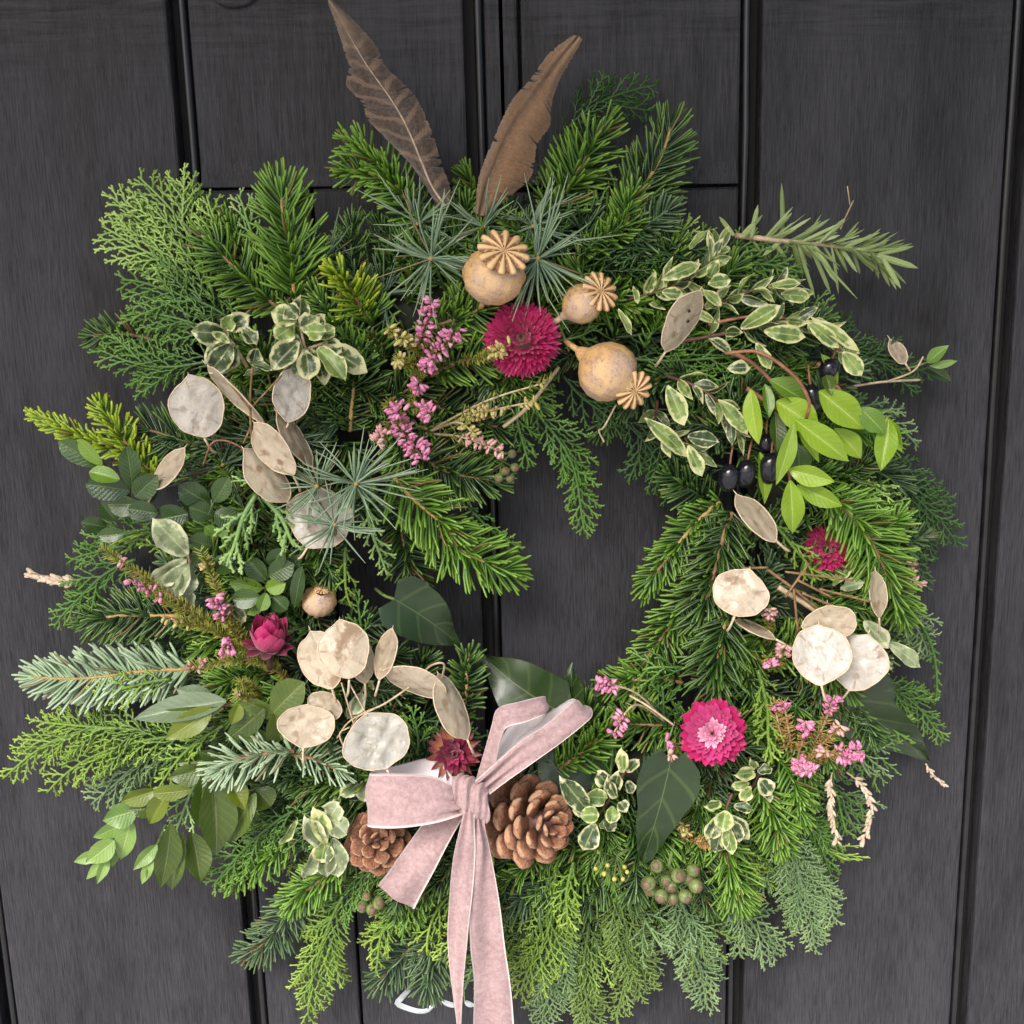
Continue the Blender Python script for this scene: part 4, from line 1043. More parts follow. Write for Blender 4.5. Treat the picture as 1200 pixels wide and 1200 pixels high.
cyp('cy_mid', (545, 590), (612, 645), 14, 'thin cypress strand at the left rim of the hole', 40, 36, .05, fine=.8)
fir('fir_dark', (500, 470), (600, 500), 34, 'dark fir tip behind the straggly yellow budded heather', 38, 38, .05, up=.3)
fir('fir_mid', (490, 500), (575, 535), 34, 'fir tip reaching the green ivy berries by the hole', 40, 38, -.04, up=.3)
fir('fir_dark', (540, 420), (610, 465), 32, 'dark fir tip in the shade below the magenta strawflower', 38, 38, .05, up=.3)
cyp('cy_mid', (560, 455), (650, 455), 22, 'cypress tip lying along the top rim of the hole', 44, 42, .05)
# left
fir('fir_lime', (165, 530), (38, 485), 22, 'yellow green fir shoot pointing left, long and thin', 40, 26, -.05, up=.3, spread=48, wid=1.1)
fir('fir_lime', (190, 565), (118, 472), 28, 'yellow green fir shoot rising above the box leaves', 42, 30, -.05, up=.35, wid=1.1)
fir('fir_dark', (262, 535), (165, 505), 42, 'dark glossy fir sprig below the big honesty disc', 44, 34, .04, up=.15)
fir('fir_blue', (330, 500), (232, 522), 40, 'bluish fir sprig behind the stalks of the honesty pods', 44, 42, -.05)
cyp('cy_mid', (205, 618), (98, 645), 26, 'dark cypress spray under the box leaves at the left', 44, 28, .06, extra=((.35, (115, 625), 18),))
cyp('cy_mid', (150, 640), (78, 662), 20, 'small cypress spray beside the dry husk', 38, 24, .05)
cyp('cy_mid', (160, 655), (66, 738), 28, 'frosted green cypress spray hanging below the dry husk', 42, 26, .08, extra=((.4, (80, 700), 20),))
cyp('cy_bloom', (300, 580), (268, 664), 24, 'bright bloomy cypress fan under the paired honesty pods, left half', 70, 74, .05, fine=1.35, thick=1.4, ang=32)
cyp('cy_bloom', (308, 582), (345, 640), 22, 'bright bloomy cypress fan under the paired honesty pods, right half', 70, 72, -.06, fine=1.35, thick=1.4, ang=32)
cyp('cy_bloom', (345, 575), (255, 565), 10, 'bloomy cypress strand above the dark box leaves', 62, 60, .05, fine=1.2)
fir('fir_dark', (215, 722), (98, 728), 40, 'dark glossy fir sprig above the silvery one', 48, 32, .02, up=.2, stem='twig_gold')
fir('fir_silver', (222, 784), (38, 796), 46, 'fir sprig showing its silvery white underside at the left edge', 46, 28, .0, up=.03, stem='twig_gold', dens=.75, wid=1.25, spread=58)
fir('fir_dark', (330, 720), (255, 690), 34, 'dark fir tip behind the closed magenta strawflower', 42, 40, .04)
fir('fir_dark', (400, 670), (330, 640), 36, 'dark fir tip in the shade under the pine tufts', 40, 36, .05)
fir('fir_dark', (345, 790), (250, 800), 36, 'dark fir sprig behind the red heather stem', 42, 38, .04)
# lower left
cyp('cy_lime', (185, 858), (2, 908), 40, 'lime cypress spray, the one that reaches the left picture edge', 46, 24, .10, extra=((.25, (48, 846), 22), (.5, (22, 880), 16)))
cyp('cy_lime', (215, 862), (55, 930), 36, 'lime cypress spray just below the longest one', 50, 28, .08, extra=((.3, (112, 890), 22),))
cyp('cy_blue', (225, 872), (108, 945), 38, 'bluish green cypress spray under the lime ones', 40, 24, .08, extra=((.35, (150, 920), 26),))
cyp('cy_mid', (260, 850), (150, 900), 36, 'mid green cypress spray behind the bay leaves', 36, 28, .05)
cyp('cy_lime', (200, 796), (96, 832), 20, 'thin lime cypress strand across the silvery fir', 54, 40, .06, fine=.9)
cyp('cy_lime', (262, 850), (182, 925), 20, 'narrow lime cypress tip among the bay leaves', 62, 58, .06)
cyp('cy_bloom', (238, 905), (205, 985), 24, 'pale bluish cypress fan between the bay leaves', 50, 44, .05, fine=1.2)
fir('fir_silver', (345, 880), (250, 905), 36, 'grey striped fir tip below the flat honesty pod', 64, 66, .06, up=.5, wid=.85)
fir('fir_silver', (345, 885), (402, 905), 30, 'grey striped fir needles left of the crinkled honesty disc', 60, 62, -.05, up=.3, wid=.8, dens=.7)
cyp('cy_mid', (345, 950), (250, 1040), 34, 'grey green cypress fan below the large bay leaf', 50, 38, .06, extra=((.4, (300, 1035), 24),))
cyp('cy_mid', (390, 965), (300, 985), 28, 'cypress spray above the bright fir at the lower left', 48, 46, .04)
fir('fir_bright', (345, 985), (268, 1040), 30, 'bright fir tip below the grey green cypress fan', 44, 34, .04, up=.5)
fir('fir_bright', (408, 1010), (338, 1066), 34, 'bright fir sprig under the pale variegated leaves', 50, 40, .04, up=.35)
fir('fir_blue', (352, 1042), (288, 1122), 36, 'glossy dark fir tip hanging lowest at the lower left', 36, 18, -.06, up=.2)
cyp('cy_lime', (402, 1050), (366, 1195), 42, 'lime cypress spray hanging below the left pine cone', 46, 22, .06, extra=((.2, (352, 1092), 20), (.35, (408, 1150), 20)), droop=.25)
cyp('cy_mid', (440, 1010), (385, 1075), 30, 'cypress spray below the left pine cone', 44, 36, .04)
# bottom
cyp('cy_lime', (505, 1035), (438, 1140), 24, 'lime cypress strand left of the ribbon tails', 48, 28, .10, extra=((.3, (488, 1100), 16),))
fir('fir_blue', (540, 1090), (440, 1150), 42, 'dark bluish fir sprig above the painted curl', 34, 16, .06, up=.15, forks=((.2, (500, 1160), 36, .05),))
fir('fir_mid', (505, 1030), (470, 1085), 28, 'short fir tip below the wide ribbon tail', 42, 36, .04)
cyp('cy_lime', (652, 1010), (608, 1165), 44, 'fresh green cypress spray hanging right of the ribbon tails', 52, 30, -.05, extra=((.15, (590, 1080), 24), (.3, (655, 1120), 24)), droop=.2)
cyp('cy_lime', (672, 1010), (664, 1085), 24, 'bright yellow green cypress tip under the big pine cone', 62, 60, .04)
cyp('cy_blue', (668, 1050), (640, 1210), 40, 'dark bluish cypress spray at the bottom edge', 40, 24, .04, droop=.2, fine=.8, extra=((.3, (690, 1180), 28),))
cyp('cy_yellow', (712, 1035), (745, 1170), 44, 'olive cypress spray hanging at the bottom', 44, 24, -.06, droop=.25, fine=.8, extra=((.2, (705, 1130), 26), (.4, (720, 1195), 24)))
cyp('cy_yellow', (690, 1080), (690, 1215), 38, 'olive cypress tip cut by the bottom picture edge', 38, 24, .03, droop=.2, fine=.8)
cyp('cy_blue', (785, 1030), (822, 1182), 42, 'bluish cypress spray hanging lowest on the right', 42, 20, -.05, droop=.25, fine=.85, extra=((.2, (785, 1115), 28), (.4, (850, 1130), 22)))
cyp('cy_blue', (835, 1040), (908, 1122), 38, 'pale bluish cypress fan at the lower right', 38, 20, -.05, droop=.2, fine=.9, extra=((.3, (868, 1122), 24),))
cyp('cy_blue', (895, 955), (950, 1112), 42, 'soft grey green cypress spray at the lower right edge', 42, 22, -.08, droop=.2, fine=.75, extra=((.25, (978, 1082), 28), (.45, (925, 1090), 22)))
cyp('cy_mid', (905, 925), (978, 1028), 32, 'green cypress spray above the grey green one at the lower right', 46, 26, -.06, droop=.1, extra=((.3, (985, 985), 20),))
fir('fir_bright', (848, 985), (872, 1062), 40, 'bright fir tip right of the green ivy berries', 56, 48, .03, up=.5)
fir('fir_bright', (888, 918), (918, 1000), 36, 'bright fir tip right of the lower variegated clump', 54, 44, -.04, up=.4)
fir('fir_mid', (800, 990), (745, 1035), 32, 'fir tip around the green ivy berries', 44, 40, .05, up=.4)
fir('fir_dark', (730, 960), (690, 1030), 34, 'dark fir tip right of the big pine cone', 42, 38, .05)
fir('fir_mid', (680, 1000), (740, 1060), 32, 'fir tip below the yellow budded stalks', 40, 34, .05)
cyp('cy_mid', (745, 1000), (790, 1075), 28, 'green cypress tip under the ivy berries', 36, 28, .05)
cyp('cy_bloom', (800, 888), (822, 938), 20, 'bloomy cypress fan under the open pink strawflower', 56, 54, .06, fine=1.2)
cyp('cy_mid', (770, 900), (850, 935), 24, 'cypress tip above the lower variegated clump', 48, 46, .05)
# right
fir('fir_mid', (844, 588), (756, 698), 30, 'fir sprig with curved tip pointing left into the hole', 48, 36, .06, up=.3, stem='twig_gold')
fir('fir_dark', (858, 600), (822, 745), 44, 'dark fir sprig hanging under the black berries', 52, 48, .03, up=.35)
fir('fir_mid', (856, 652), (736, 812), 34, 'long fir sprig along the right rim of the hole', 44, 32, .05, up=.25)
fir('fir_dark', (853, 715), (836, 832), 46, 'dark fir sprig pointing down above the open pink strawflower', 58, 54, .02, up=.35, stem='twig_gold')
fir('fir_mid', (800, 800), (712, 800), 34, 'fir tip at the lower right rim of the hole', 40, 34, .05)
fir('fir_mid', (830, 850), (720, 840), 36, 'fir sprig left of the open pink strawflower', 40, 36, -.05)
fir('fir_bright', (655, 900), (712, 850), 34, 'bright fir tip right of the long ribbon loop', 50, 46, .05, up=.5)
fir('fir_bright', (972, 580), (1058, 725), 42, 'green fir sprig with brown stem crossing the shaded strawflower', 62, 44, -.07, up=.2, stem='twig')
fir('fir_mid', (985, 560), (1040, 640), 36, 'fir sprig under the lime leaves', 40, 32, -.05)
cyp('cy_dark', (985, 530), (1122, 640), 32, 'dark feathery spray pointing right, furthest right of all', 36, 18, -.08, fine=.8, extra=((.3, (1115, 595), 22), (.45, (1095, 660), 20)), thick=.9)
cyp('cy_dark', (1000, 560), (1080, 690), 28, 'dark feathery spray hanging at the right edge', 36, 20, -.05, fine=.8)
cyp('cy_lime', (905, 612), (956, 682), 22, 'bright green cypress tip beside the brown oblique pod', 58, 56, -.04, fine=1.2)
cyp('cy_lime', (888, 785), (902, 895), 22, 'bright green cypress strand right of the open pink strawflower', 64, 62, -.04, fine=1.15, thick=1.2)
cyp('cy_mid', (900, 700), (890, 790), 24, 'green cypress strand under the round honesty disc', 50, 50, .04)
cyp('cy_blue', (1030, 690), (1088, 770), 26, 'blue green cypress tip at the right edge', 40, 24, -.06, fine=.85)
cyp('cy_mid', (1078, 730), (1092, 828), 7, 'single thin cypress strand hanging at the right edge', 34, 22, -.1, fine=.9)
cyp('cy_mid', (1005, 795), (1108, 868), 24, 'fine green spray beyond the wavy ivy leaf', 34, 18, -.08, fine=.8, thick=.85, extra=((.3, (1090, 815), 16),))
cyp('cy_mid', (960, 850), (1010, 900), 24, 'green cypress tip behind the right hand heather', 40, 34, .05)
# upper right
cyp('cy_dark', (870, 350), (1062, 418), 26, 'dark cypress spray behind the variegated leaves, upper', 32, 18, .08, extra=((.5, (1000, 370), 16),))
cyp('cy_dark', (930, 420), (1098, 440), 26, 'dark cypress spray pointing right beneath the green bud', 28, 16, -.05, extra=((.6, (1075, 462), 16),))
cyp('cy_dark', (720, 395), (860, 362), 26, 'dark cypress fan right of the poppy heads, upper', 46, 48, .05)
cyp('cy_mid', (740, 420), (880, 415), 30, 'dark cypress fan right of the poppy heads, middle', 46, 48, .04)
cyp('cy_mid', (770, 450), (945, 430), 30, 'green cypress fan under the variegated spray', 46, 46, .05)
cyp('cy_blue', (985, 470), (1078, 522), 22, 'bluish cypress tip right of the lime leaves', 30, 18, -.05, extra=((.3, (1060, 478), 14),))
cyp('cy_mid', (620, 475), (686, 625), 28, 'feathery green spray hanging from the top into the hole', 40, 34, -.10, fine=.8, extra=((.45, (690, 570), 14),))
cyp('cy_mid', (605, 470), (622, 548), 18, 'short feathery tip at the top of the hole', 42, 38, .05, fine=.9)
cyp('cy_dark', (715, 478), (785, 585), 28, 'dark feathery spray hanging at the upper right of the hole', 38, 30, -.08, fine=.85, extra=((.4, (735, 565), 14),))
cyp('cy_dark', (660, 440), (730, 500), 26, 'dark cypress tip under the middle poppy head', 44, 38, .05)
cyp('cy_dark', (770, 500), (830, 580), 26, 'dark cypress tip left of the black berries', 40, 36, .05)
cyp('cy_mid', (640, 400), (700, 385), 18, 'cypress tip between strawflower and poppy head', 52, 56, .05)
cyp('cy_mid', (610, 445), (650, 480), 18, 'cypress tip under the magenta strawflower', 48, 46, .05)
# centre left to bow
cyp('cy_bloom', (430, 590), (456, 675), 16, 'grey green cypress strand under the lower pine tuft', 58, 50, .05)
cyp('cy_lime', (405, 640), (412, 712), 14, 'light cypress strand left of the ivy leaf by the hole', 56, 52, .05, fine=1.15)
cyp('cy_mid', (425, 760), (412, 690), 18, 'cypress tip left of the ivy leaf by the hole', 48, 46, .05)
cyp('cy_mid', (490, 885), (482, 828), 18, 'cypress tip between the crinkled disc and the dark red flower', 58, 60, .05)
fir('fir_dark', (542, 835), (548, 765), 28, 'small dark fir tip left of the big ivy leaf', 50, 44, .03, stem='twig_gold')
fir('fir_dark', (460, 830), (500, 770), 30, 'dark fir tip behind the oblique honesty pods', 44, 40, .04)
cyp('cy_mid', (360, 880), (300, 880), 22, 'cypress tip left of the crinkled honesty disc', 50, 50, .04)
fir('fir_dark', (420, 930), (350, 930), 30, 'dark fir tip above the pale variegated leaves', 46, 46, .05)
# long needled pine tufts
rosette('pine_blue', (505, 303), 68, 'large blue green pine tuft left of the upper poppy head', 70, 54, (-.1, .1))
rosette('pine_blue', (630, 303), 74, 'large blue green pine tuft right of the upper poppy head', 72, 54, (.1, -.1))
rosette('pine_blue', (567, 266), 50, 'pine tuft between the feather feet above the poppy head', 58, 34, (0, .2))
rosette('pine_blue', (624, 265), 54, 'pine tuft at the foot of the brown feather', 54, 34, (.2, .3))
rosette('pine_blue', (490, 262), 60, 'pine tuft at the foot of the barred feather', 50, 38, (-.2, .3))
rosette('pine_deep', (378, 308), 58, 'sparse bluish pine tuft right of the bright upright fir', 44, 30, (-.2, .3))
rosette('pine_deep', (450, 345), 50, 'deep bluish pine tuft left of the heather', 48, 34, (-.2, -.1))
rosette('pine_blue', (417, 567), 64, 'blue green pine tuft over the paired honesty pods', 84, 52, (.1, .1))
rosette('pine_blue', (392, 615), 54, 'pine tuft lying on the white honesty disc', 82, 36, (0, -.3))
rosette('pine_blue', (372, 570), 56, 'pine tuft crossing the tan honesty pod', 76, 30, (-.3, 0))
rosette('pine_deep', (330, 515), 70, 'long needled pine tuft among the honesty stalks', 52, 44, (-.2, -.1))
rosette('pine_deep', (262, 545), 66, 'long needled pine tuft left of the paired honesty pods', 48, 44, (-.3, 0))
rosette('pine_deep', (560, 340), 46, 'small pine tuft left of the upper poppy head', 50, 26, (-.1, -.3))
# ------------------------------------------------------------------ broad leaves
BS, IV = 'box_sprig', 'ivy leaves tucked into the wreath'
leafset(BS, 'glossy dark box sprig at the left edge with two young lime leaves', 'box sprig', [[(175, 620), (150, 580), (125, 548), (105, 528)], [(150, 580), (160, 555)]], [
    ((118, 545), (68, 518), 24, 'box', .2), ((120, 545), (92, 515), 18, 'box_young', .6), ((140, 562), (104, 552), 20, 'box_young', -.3),
    ((152, 576), (100, 568), 30, 'box', .1), ((155, 572), (150, 525), 24, 'box', -.2), ((165, 590), (125, 592), 26, 'box', .3),
    ((158, 582), (182, 560), 26, 'box', 0), ((185, 602), (150, 596), 24, 'box', .1), ((170, 590), (178, 564), 24, 'box', .3), ((178, 600), (158, 612), 22, 'box', -.2)], 'round', 66, 'box sprigs at the left')
leafset(BS, 'dark box sprig with broad leaves above the single pale leaf', 'box sprig', [[(252, 680), (250, 630), (248, 585)]], [
    ((246, 590), (210, 570), 28, 'box', .1), ((252, 588), (268, 560), 22, 'box', .2), ((252, 600), (276, 615), 26, 'box', 0), ((250, 605), (222, 595), 24, 'box', .2),
    ((220, 602), (180, 610), 30, 'box', .1), ((225, 600), (222, 565), 26, 'box', -.2), ((248, 640), (222, 632), 24, 'box', 0), ((252, 625), (240, 617), 14, 'box_young', .2), ((256, 628), (266, 620), 14, 'box_young', 0),
    ((250, 655), (275, 668), 24, 'box', .2), ((246, 660), (225, 648), 22, 'box', 0)], 'round', 64, 'box sprigs at the left')
leafset(BS, 'dark box sprig with young lime leaves above the closed strawflower', 'box sprig', [[(300, 725), (310, 695), (318, 660)]], [
    ((308, 690), (270, 682), 20, 'box_young', .2), ((312, 690), (334, 684), 20, 'box_young', -.2), ((305, 700), (272, 702), 24, 'box', .1), ((308, 700), (290, 720), 20, 'box_young', .3),
    ((315, 675), (342, 662), 26, 'box', 0), ((312, 680), (290, 655), 24, 'box', .2), ((318, 665), (330, 645), 22, 'box', .1), ((312, 695), (305, 716), 16, 'box_young', .2),
    ((330, 690), (350, 650), 20, 'box', .4), ((345, 712), (352, 665), 18, 'box', .5), ((300, 700), (282, 690), 22, 'box', .2), ((320, 700), (336, 715), 20, 'box', 0)], 'round', 62, 'box sprigs at the left')
leafset(BS, 'dark box leaves at the left edge beneath the lower cypress', 'box sprig', [[(150, 625), (120, 612)]], [
    ((125, 618), (96, 612), 20, 'box', 0), ((135, 610), (118, 588), 20, 'box', .2), ((145, 625), (115, 628), 18, 'box', .1)], 'round', 46, 'box sprigs at the left')

BAY = 'broad leaved evergreen sprigs at the lower left'
leafset('bay_sprig', 'upper bay sprig with a pale leaf underside, left of the flat honesty pod', 'bay sprig', [[(345, 835), (300, 828), (262, 826), (220, 838)]], [
    ((265, 822), (155, 842), 34, 'bay_under', -.3, 6), ((262, 830), (158, 846), 20, 'bay', .5, 8), ((250, 820), (205, 808), 26, 'bay_under', .1, 0),
    ((248, 830), (192, 868), 30, 'bay_gold', .1, 10), ((280, 825), (272, 850), 18, 'bay_gold', .3, 8), ((310, 830), (262, 872), 28, 'bay', .2, 6),
    ((325, 838), (275, 818), 22, 'bay', .4, 2), ((320, 835), (355, 800), 40, 'bay', .2, 6, 'round'), ((322, 835), (330, 868), 34, 'bay', .2, 4, 'round'), ((315, 868), (282, 862), 26, 'bay', .3, 0), ((240, 838), (200, 835), 22, 'bay_gold', .4, 3)], 'ovate', 62, BAY, 'twig_red', .0011)
leafset('bay_sprig', 'large bay sprig hanging below, with one big glossy mottled leaf', 'bay sprig', [[(300, 880), (262, 896), (235, 908), (215, 915)], [(262, 896), (255, 940)]], [
    ((248, 905), (258, 1008), 46, 'bay', .25, 10), ((300, 930), (262, 990), 34, 'bay', -.3, 6), ((238, 905), (234, 978), 26, 'bay', .1, 12), ((245, 900), (196, 912), 28, 'bay', .3, 6),
    ((225, 925), (178, 932), 20, 'bay_gold', .3, 10, 'round'), ((200, 925), (172, 968), 26, 'bay_gold', -.2, 4), ((268, 915), (288, 948), 26, 'bay_gold', .2, 6),
    ((200, 965), (192, 1045), 34, 'bay', .35, 6), ((215, 975), (196, 1050), 28, 'bay', -.2, 0), ((225, 975), (236, 1035), 34, 'bay', .2, -6), ((250, 890), (205, 895), 20, 'bay', .2, 4),
    ((185, 925), (140, 942), 24, 'bay_gold', .3, 0), ((185, 945), (150, 950), 22, 'bay', .2, -4), ((225, 985), (245, 1030), 26, 'bay_gold', .5, -8), ((300, 925), (318, 945), 30, 'bay', .2, 0, 'round'), ((262, 892), (232, 880), 18, 'bay', .3, 6)], 'lance', 58, BAY, 'twig_red', .0011)
leafset('leafy_shoot', 'young light green leafy shoot reaching the lower left, against the door', 'leafy shoot', [[(175, 940), (158, 955), (140, 980), (112, 1005)]], [
    ((160, 950), (120, 962), 32, 'shoot', .2, 6), ((150, 962), (108, 985), 22, 'shoot', .4, 2), ((154, 960), (138, 1012), 26, 'shoot', -.2, 6), ((134, 985), (100, 1012), 28, 'shoot', .2, 8), ((120, 998), (85, 1012), 16, 'shoot', .2, 4),
    ((128, 1003), (98, 1032), 14, 'shoot', -.2, 4), ((126, 1005), (114, 1036), 14, 'shoot', .2, 6), ((134, 998), (132, 1016), 12, 'shoot', .3, 2), ((165, 945), (150, 930), 24, 'shoot', .3, 0)], 'ovate', 48, BAY, 'twig_green')
leafset('leafy_shoot', 'small light green leafy shoot below the bay leaves', 'leafy shoot', [[(195, 965), (180, 1000), (170, 1022)]], [
    ((184, 990), (156, 1020), 18, 'shoot', .2, 6), ((180, 1005), (164, 1038), 14, 'shoot', -.2, 8), ((186, 1000), (200, 1030), 18, 'shoot', .2, 2), ((178, 1012), (172, 1030), 10, 'shoot', .1, 6), ((190, 985), (196, 1010), 14, 'shoot', .2, 0)], 'ovate', 44, BAY, 'twig_green')

def ivy(label, b, t, w, mat, roll, d0, d1, kind='ivy', st=None, var=0, grp=IV):
    th = thing('ivy_leaf', label, 'ivy leaf', P(*b, d0), grp)
    leaf_px(th, kind, mat, b, t, w, d0, d1, roll, var)
    a = Acc(); q = P(*(st or (2 * b[0] - (b[0] * .7 + t[0] * .3), 2 * b[1] - (b[1] * .7 + t[1] * .3))), d0 - 14)
    tube(a, cat_rom([P(*b, d0), (P(*b, d0) + q) / 2 + [0, -.003, 0], q], 8), .0009, 6); a.obj('stalk', M['twig_green'], th)
    return th
ivy('dark ivy leaf with pale veins at the lower left of the hole', (462, 702), (545, 758), 72, 'ivy', .15, 52, 40, 'ivyw', (440, 690))
ivy('big glossy ivy leaf above the ribbon bow', (648, 830), (560, 768), 82, 'ivy', .25, 44, 36, 'ivyw', (665, 850), 1)
ivy('folded upright ivy leaf at the lower rim of the hole', (672, 842), (668, 776), 52, 'ivy', .7, 46, 34, 'ivyw', None, 2)
ivy('ivy leaf right of the folded upright one', (690, 850), (705, 800), 36, 'ivy', .6, 38, 28, 'ivyw', None, 3)
ivy('greyish ivy leaf behind the big pine cone', (672, 925), (632, 872), 66, 'ivy_grey', .1, 48, 46, 'ivyw', None, 2)
ivy('dark ivy leaf between pine cone and bright fir tip', (700, 872), (680, 940), 56, 'ivy', .2, 46, 46, 'ivyw', None, 4)
ivy('large ivy leaf pointing down, left of the lower variegated clump', (786, 892), (752, 1030), 78, 'ivy', .3, 70, 66, 'ivy', (800, 880), 3)
ivy('wavy dark ivy leaf at the right edge against the door', (990, 815), (1092, 900), 84, 'ivy', -.5, 50, 30, 'ivyw', (965, 800), 5)
ivy('second ivy leaf at the right edge, behind the wavy one', (1020, 808), (1085, 890), 60, 'ivy', .5, 38, 18, 'ivyw', None, 1)

LM = 'lime green leaf sprigs at the right'
leafset('lime_leaf_sprig', 'lime green sprig with pointed leaves hanging over the black berries', 'lime leaf sprig', [[(858, 412), (890, 432), (915, 462), (930, 492)], [(875, 455), (905, 475), (930, 493)], [(930, 493), (924, 540), (926, 565)]], [
    ((932, 492), (997, 541), 29, 'lime', .12, 8), ((930, 497), (913, 569), 20, 'lime', .35, 10), ((926, 563), (930, 627), 26, 'lime', .1, 8), ((924, 550), (978, 565), 24, 'lime', -.2, 6), ((934, 568), (988, 594), 23, 'lime', -.15, 4),
    ((902, 445), (950, 472), 25, 'lime_deep', .3, 2), ((910, 470), (962, 505), 35, 'lime', .1, 2), ((880, 456), (886, 522), 22, 'lime', -.4, 6), ((890, 530), (900, 592), 17, 'lime', .4, -4), ((896, 450), (902, 490), 15, 'lime_deep', .5, 0),
    ((908, 482), (912, 530), 20, 'bay', .4, -2), ((935, 520), (938, 560), 26, 'box', .2, -2), ((934, 500), (962, 540), 15, 'lime', .4, 0)], 'lance', 74, LM, 'twig_red', .001)
leafset('lime_leaf_sprig', 'lime green sprig with overlapping leaves further right', 'lime leaf sprig', [[(958, 425), (975, 445), (1000, 475), (1040, 492)]], [
    ((960, 458), (1014, 503), 35, 'lime', .1, 8), ((1008, 478), (1038, 508), 25, 'lime_deep', .1, 12), ((978, 502), (1012, 538), 24, 'lime', .2, 2), ((1042, 492), (1032, 552), 25, 'lime', .1, 8), ((1040, 488), (1056, 530), 20, 'lime', -.4, 4),
    ((962, 415), (985, 450), 13, 'lime', .5, 0), ((968, 440), (975, 462), 16, 'bay', .2, 6)], 'lance', 66, LM, 'twig_red', .001)
leafset('leafy_shoot', 'little green shoot with two leaves, furthest right against the door', 'leafy shoot', [[(1040, 435), (1070, 430), (1088, 424)]], [
    ((1087, 425), (1110, 405), 16, 'shoot', .2, 4), ((1090, 429), (1123, 424), 10, 'shoot', -.3, 4), ((1085, 430), (1118, 448), 14, 'box', .2, -4)], 'lance', 30, None, 'twig_green', .0006)

# rosemary
th = thing('rosemary_sprig', 'rosemary sprig with pale woody stem reaching out to the right', 'rosemary sprig', P(868, 278, 40))
a = Acc(); rp = cat_rom([P(862, 276, 38), P(905, 281, 46), P(950, 285, 42), P(1000, 292, 36), P(1040, 302, 32)], 30); tube(a, rp, np.linspace(.0016, .0008, 30), 7); a.obj('stem', M['twig_pale'], th)
rg = rng(); rT = unit(np.gradient(rp, axis=0))
fixed = [((917, 280), (918, 213), 9), ((1028, 300), (1076, 315), 12), ((1030, 298), (1072, 290), 8), ((1020, 298), (1050, 340), 9), ((1035, 303), (1056, 338), 9), ((955, 288), (983, 330), 11), ((950, 288), (975, 345), 8), ((990, 290), (1032, 273), 7), ((960, 284), (990, 254), 7),
         ((1000, 294), (1030, 325), 8), ((940, 283), (985, 262), 6), ((880, 278), (888, 240), 9), ((860, 276), (842, 252), 8), ((870, 278), (885, 262), 12), ((900, 282), (935, 268), 10), ((930, 286), (940, 330), 10), ((935, 286), (955, 350), 7), ((1010, 295), (1045, 283), 7), ((975, 290), (985, 345), 7), ((915, 284), (895, 300), 9), ((945, 286), (1006, 350), 5), ((925, 284), (905, 302), 7)]
for i, (b, t, w) in enumerate(fixed): leaf_px(th, 'narrow', 'rosemary', b, t, w * .62, 46, 48 if i % 3 else 36, rg.normal(0, .5), i)
for i in range(72):
    t = rg.uniform(.05, .95); o = lerp_at(rp, [t])[0]; S, N = frames_of(o[None], lerp_at(rT, [t])); ph = rg.uniform(-2.2, 2.2)
    Y = unit(lerp_at(rT, [t])[0] * rg.uniform(.5, 1.3) + math.cos(ph) * N[0] * .6 + math.sin(ph) * S[0])
    leaf_between(th, 'narrow', 'rosemary', o, o + Y * rg.uniform(24, 42) * PX, rg.uniform(2.8, 4.4) * PX, rg.normal(0, .6), i)

# variegated sprigs
VG = 'cream edged variegated sprigs'
VS = 'variegated_sprig'
leafset(VS, 'small clump of cream edged leaves, upper left of the big honesty disc', 'variegated sprig', [[(290, 430), (275, 405), (262, 388)]], [
    ((268, 392), (224, 388), 26, 'var_green', .1), ((266, 386), (290, 370), 22, 'var_green', .3), ((262, 390), (256, 400), 22, 'var_light', 0), ((266, 402), (240, 425), 20, 'var_green', -.3), ((272, 402), (246, 438), 26, 'var_green', .1),
    ((278, 404), (256, 440), 22, 'var_green', .5), ((265, 385), (272, 370), 18, 'var_light', .2), ((285, 385), (300, 402), 18, 'var_green', .4), ((300, 408), (296, 428), 18, 'var_green', .2), ((292, 425), (318, 432), 10, 'var_green', .6), ((285, 440), (308, 430), 8, 'var_green', .6)], 'vari', 68, VG, 'twig_pale')
leafset(VS, 'big clump of cream edged leaves above the right hand honesty pod', 'variegated sprig', [[(365, 440), (358, 410), (350, 375)], [(358, 410), (385, 400)]], [
    ((352, 378), (352, 348), 24, 'var_green', .2), ((348, 375), (318, 366), 26, 'var_light', .1), ((350, 372), (335, 358), 22, 'var_green', .3), ((345, 380), (322, 396), 24, 'var_light', .1), ((352, 385), (372, 372), 24, 'var_green', 0),
    ((348, 392), (332, 418), 30, 'var_green', .1), ((350, 400), (318, 432), 28, 'var_green', -.2), ((358, 388), (380, 388), 22, 'var_light', .2), ((372, 395), (392, 384), 20, 'var_light', .3), ((358, 410), (362, 445), 26, 'var_green', .1), ((365, 408), (384, 448), 24, 'var_green', .4),
    ((378, 405), (430, 435), 28, 'var_green', .1), ((372, 408), (405, 445), 24, 'var_light', .4), ((362, 382), (380, 372), 20, 'var_green', -.3), ((352, 412), (335, 445), 18, 'var_green', .6), ((380, 402), (400, 412), 18, 'var_green', .3)], 'vari', 70, VG, 'twig_pale')
leafset(VS, 'pale cream edged leaves between box leaves and left hand heather', 'variegated sprig', [[(225, 680), (222, 655), (215, 635)]], [
    ((220, 650), (180, 608), 34, 'var_pale', .1, 8), ((218, 655), (176, 688), 26, 'var_pale', .3, 2), ((222, 660), (192, 702), 30, 'var_pale', -.1, 4), ((225, 662), (210, 705), 24, 'var_pale', .5, 0), ((222, 690), (218, 715), 18, 'var_pale', .3, 0), ((270, 710), (288, 728), 16, 'var_green', .3, 0)], 'vari', 66, VG, 'twig_pale')
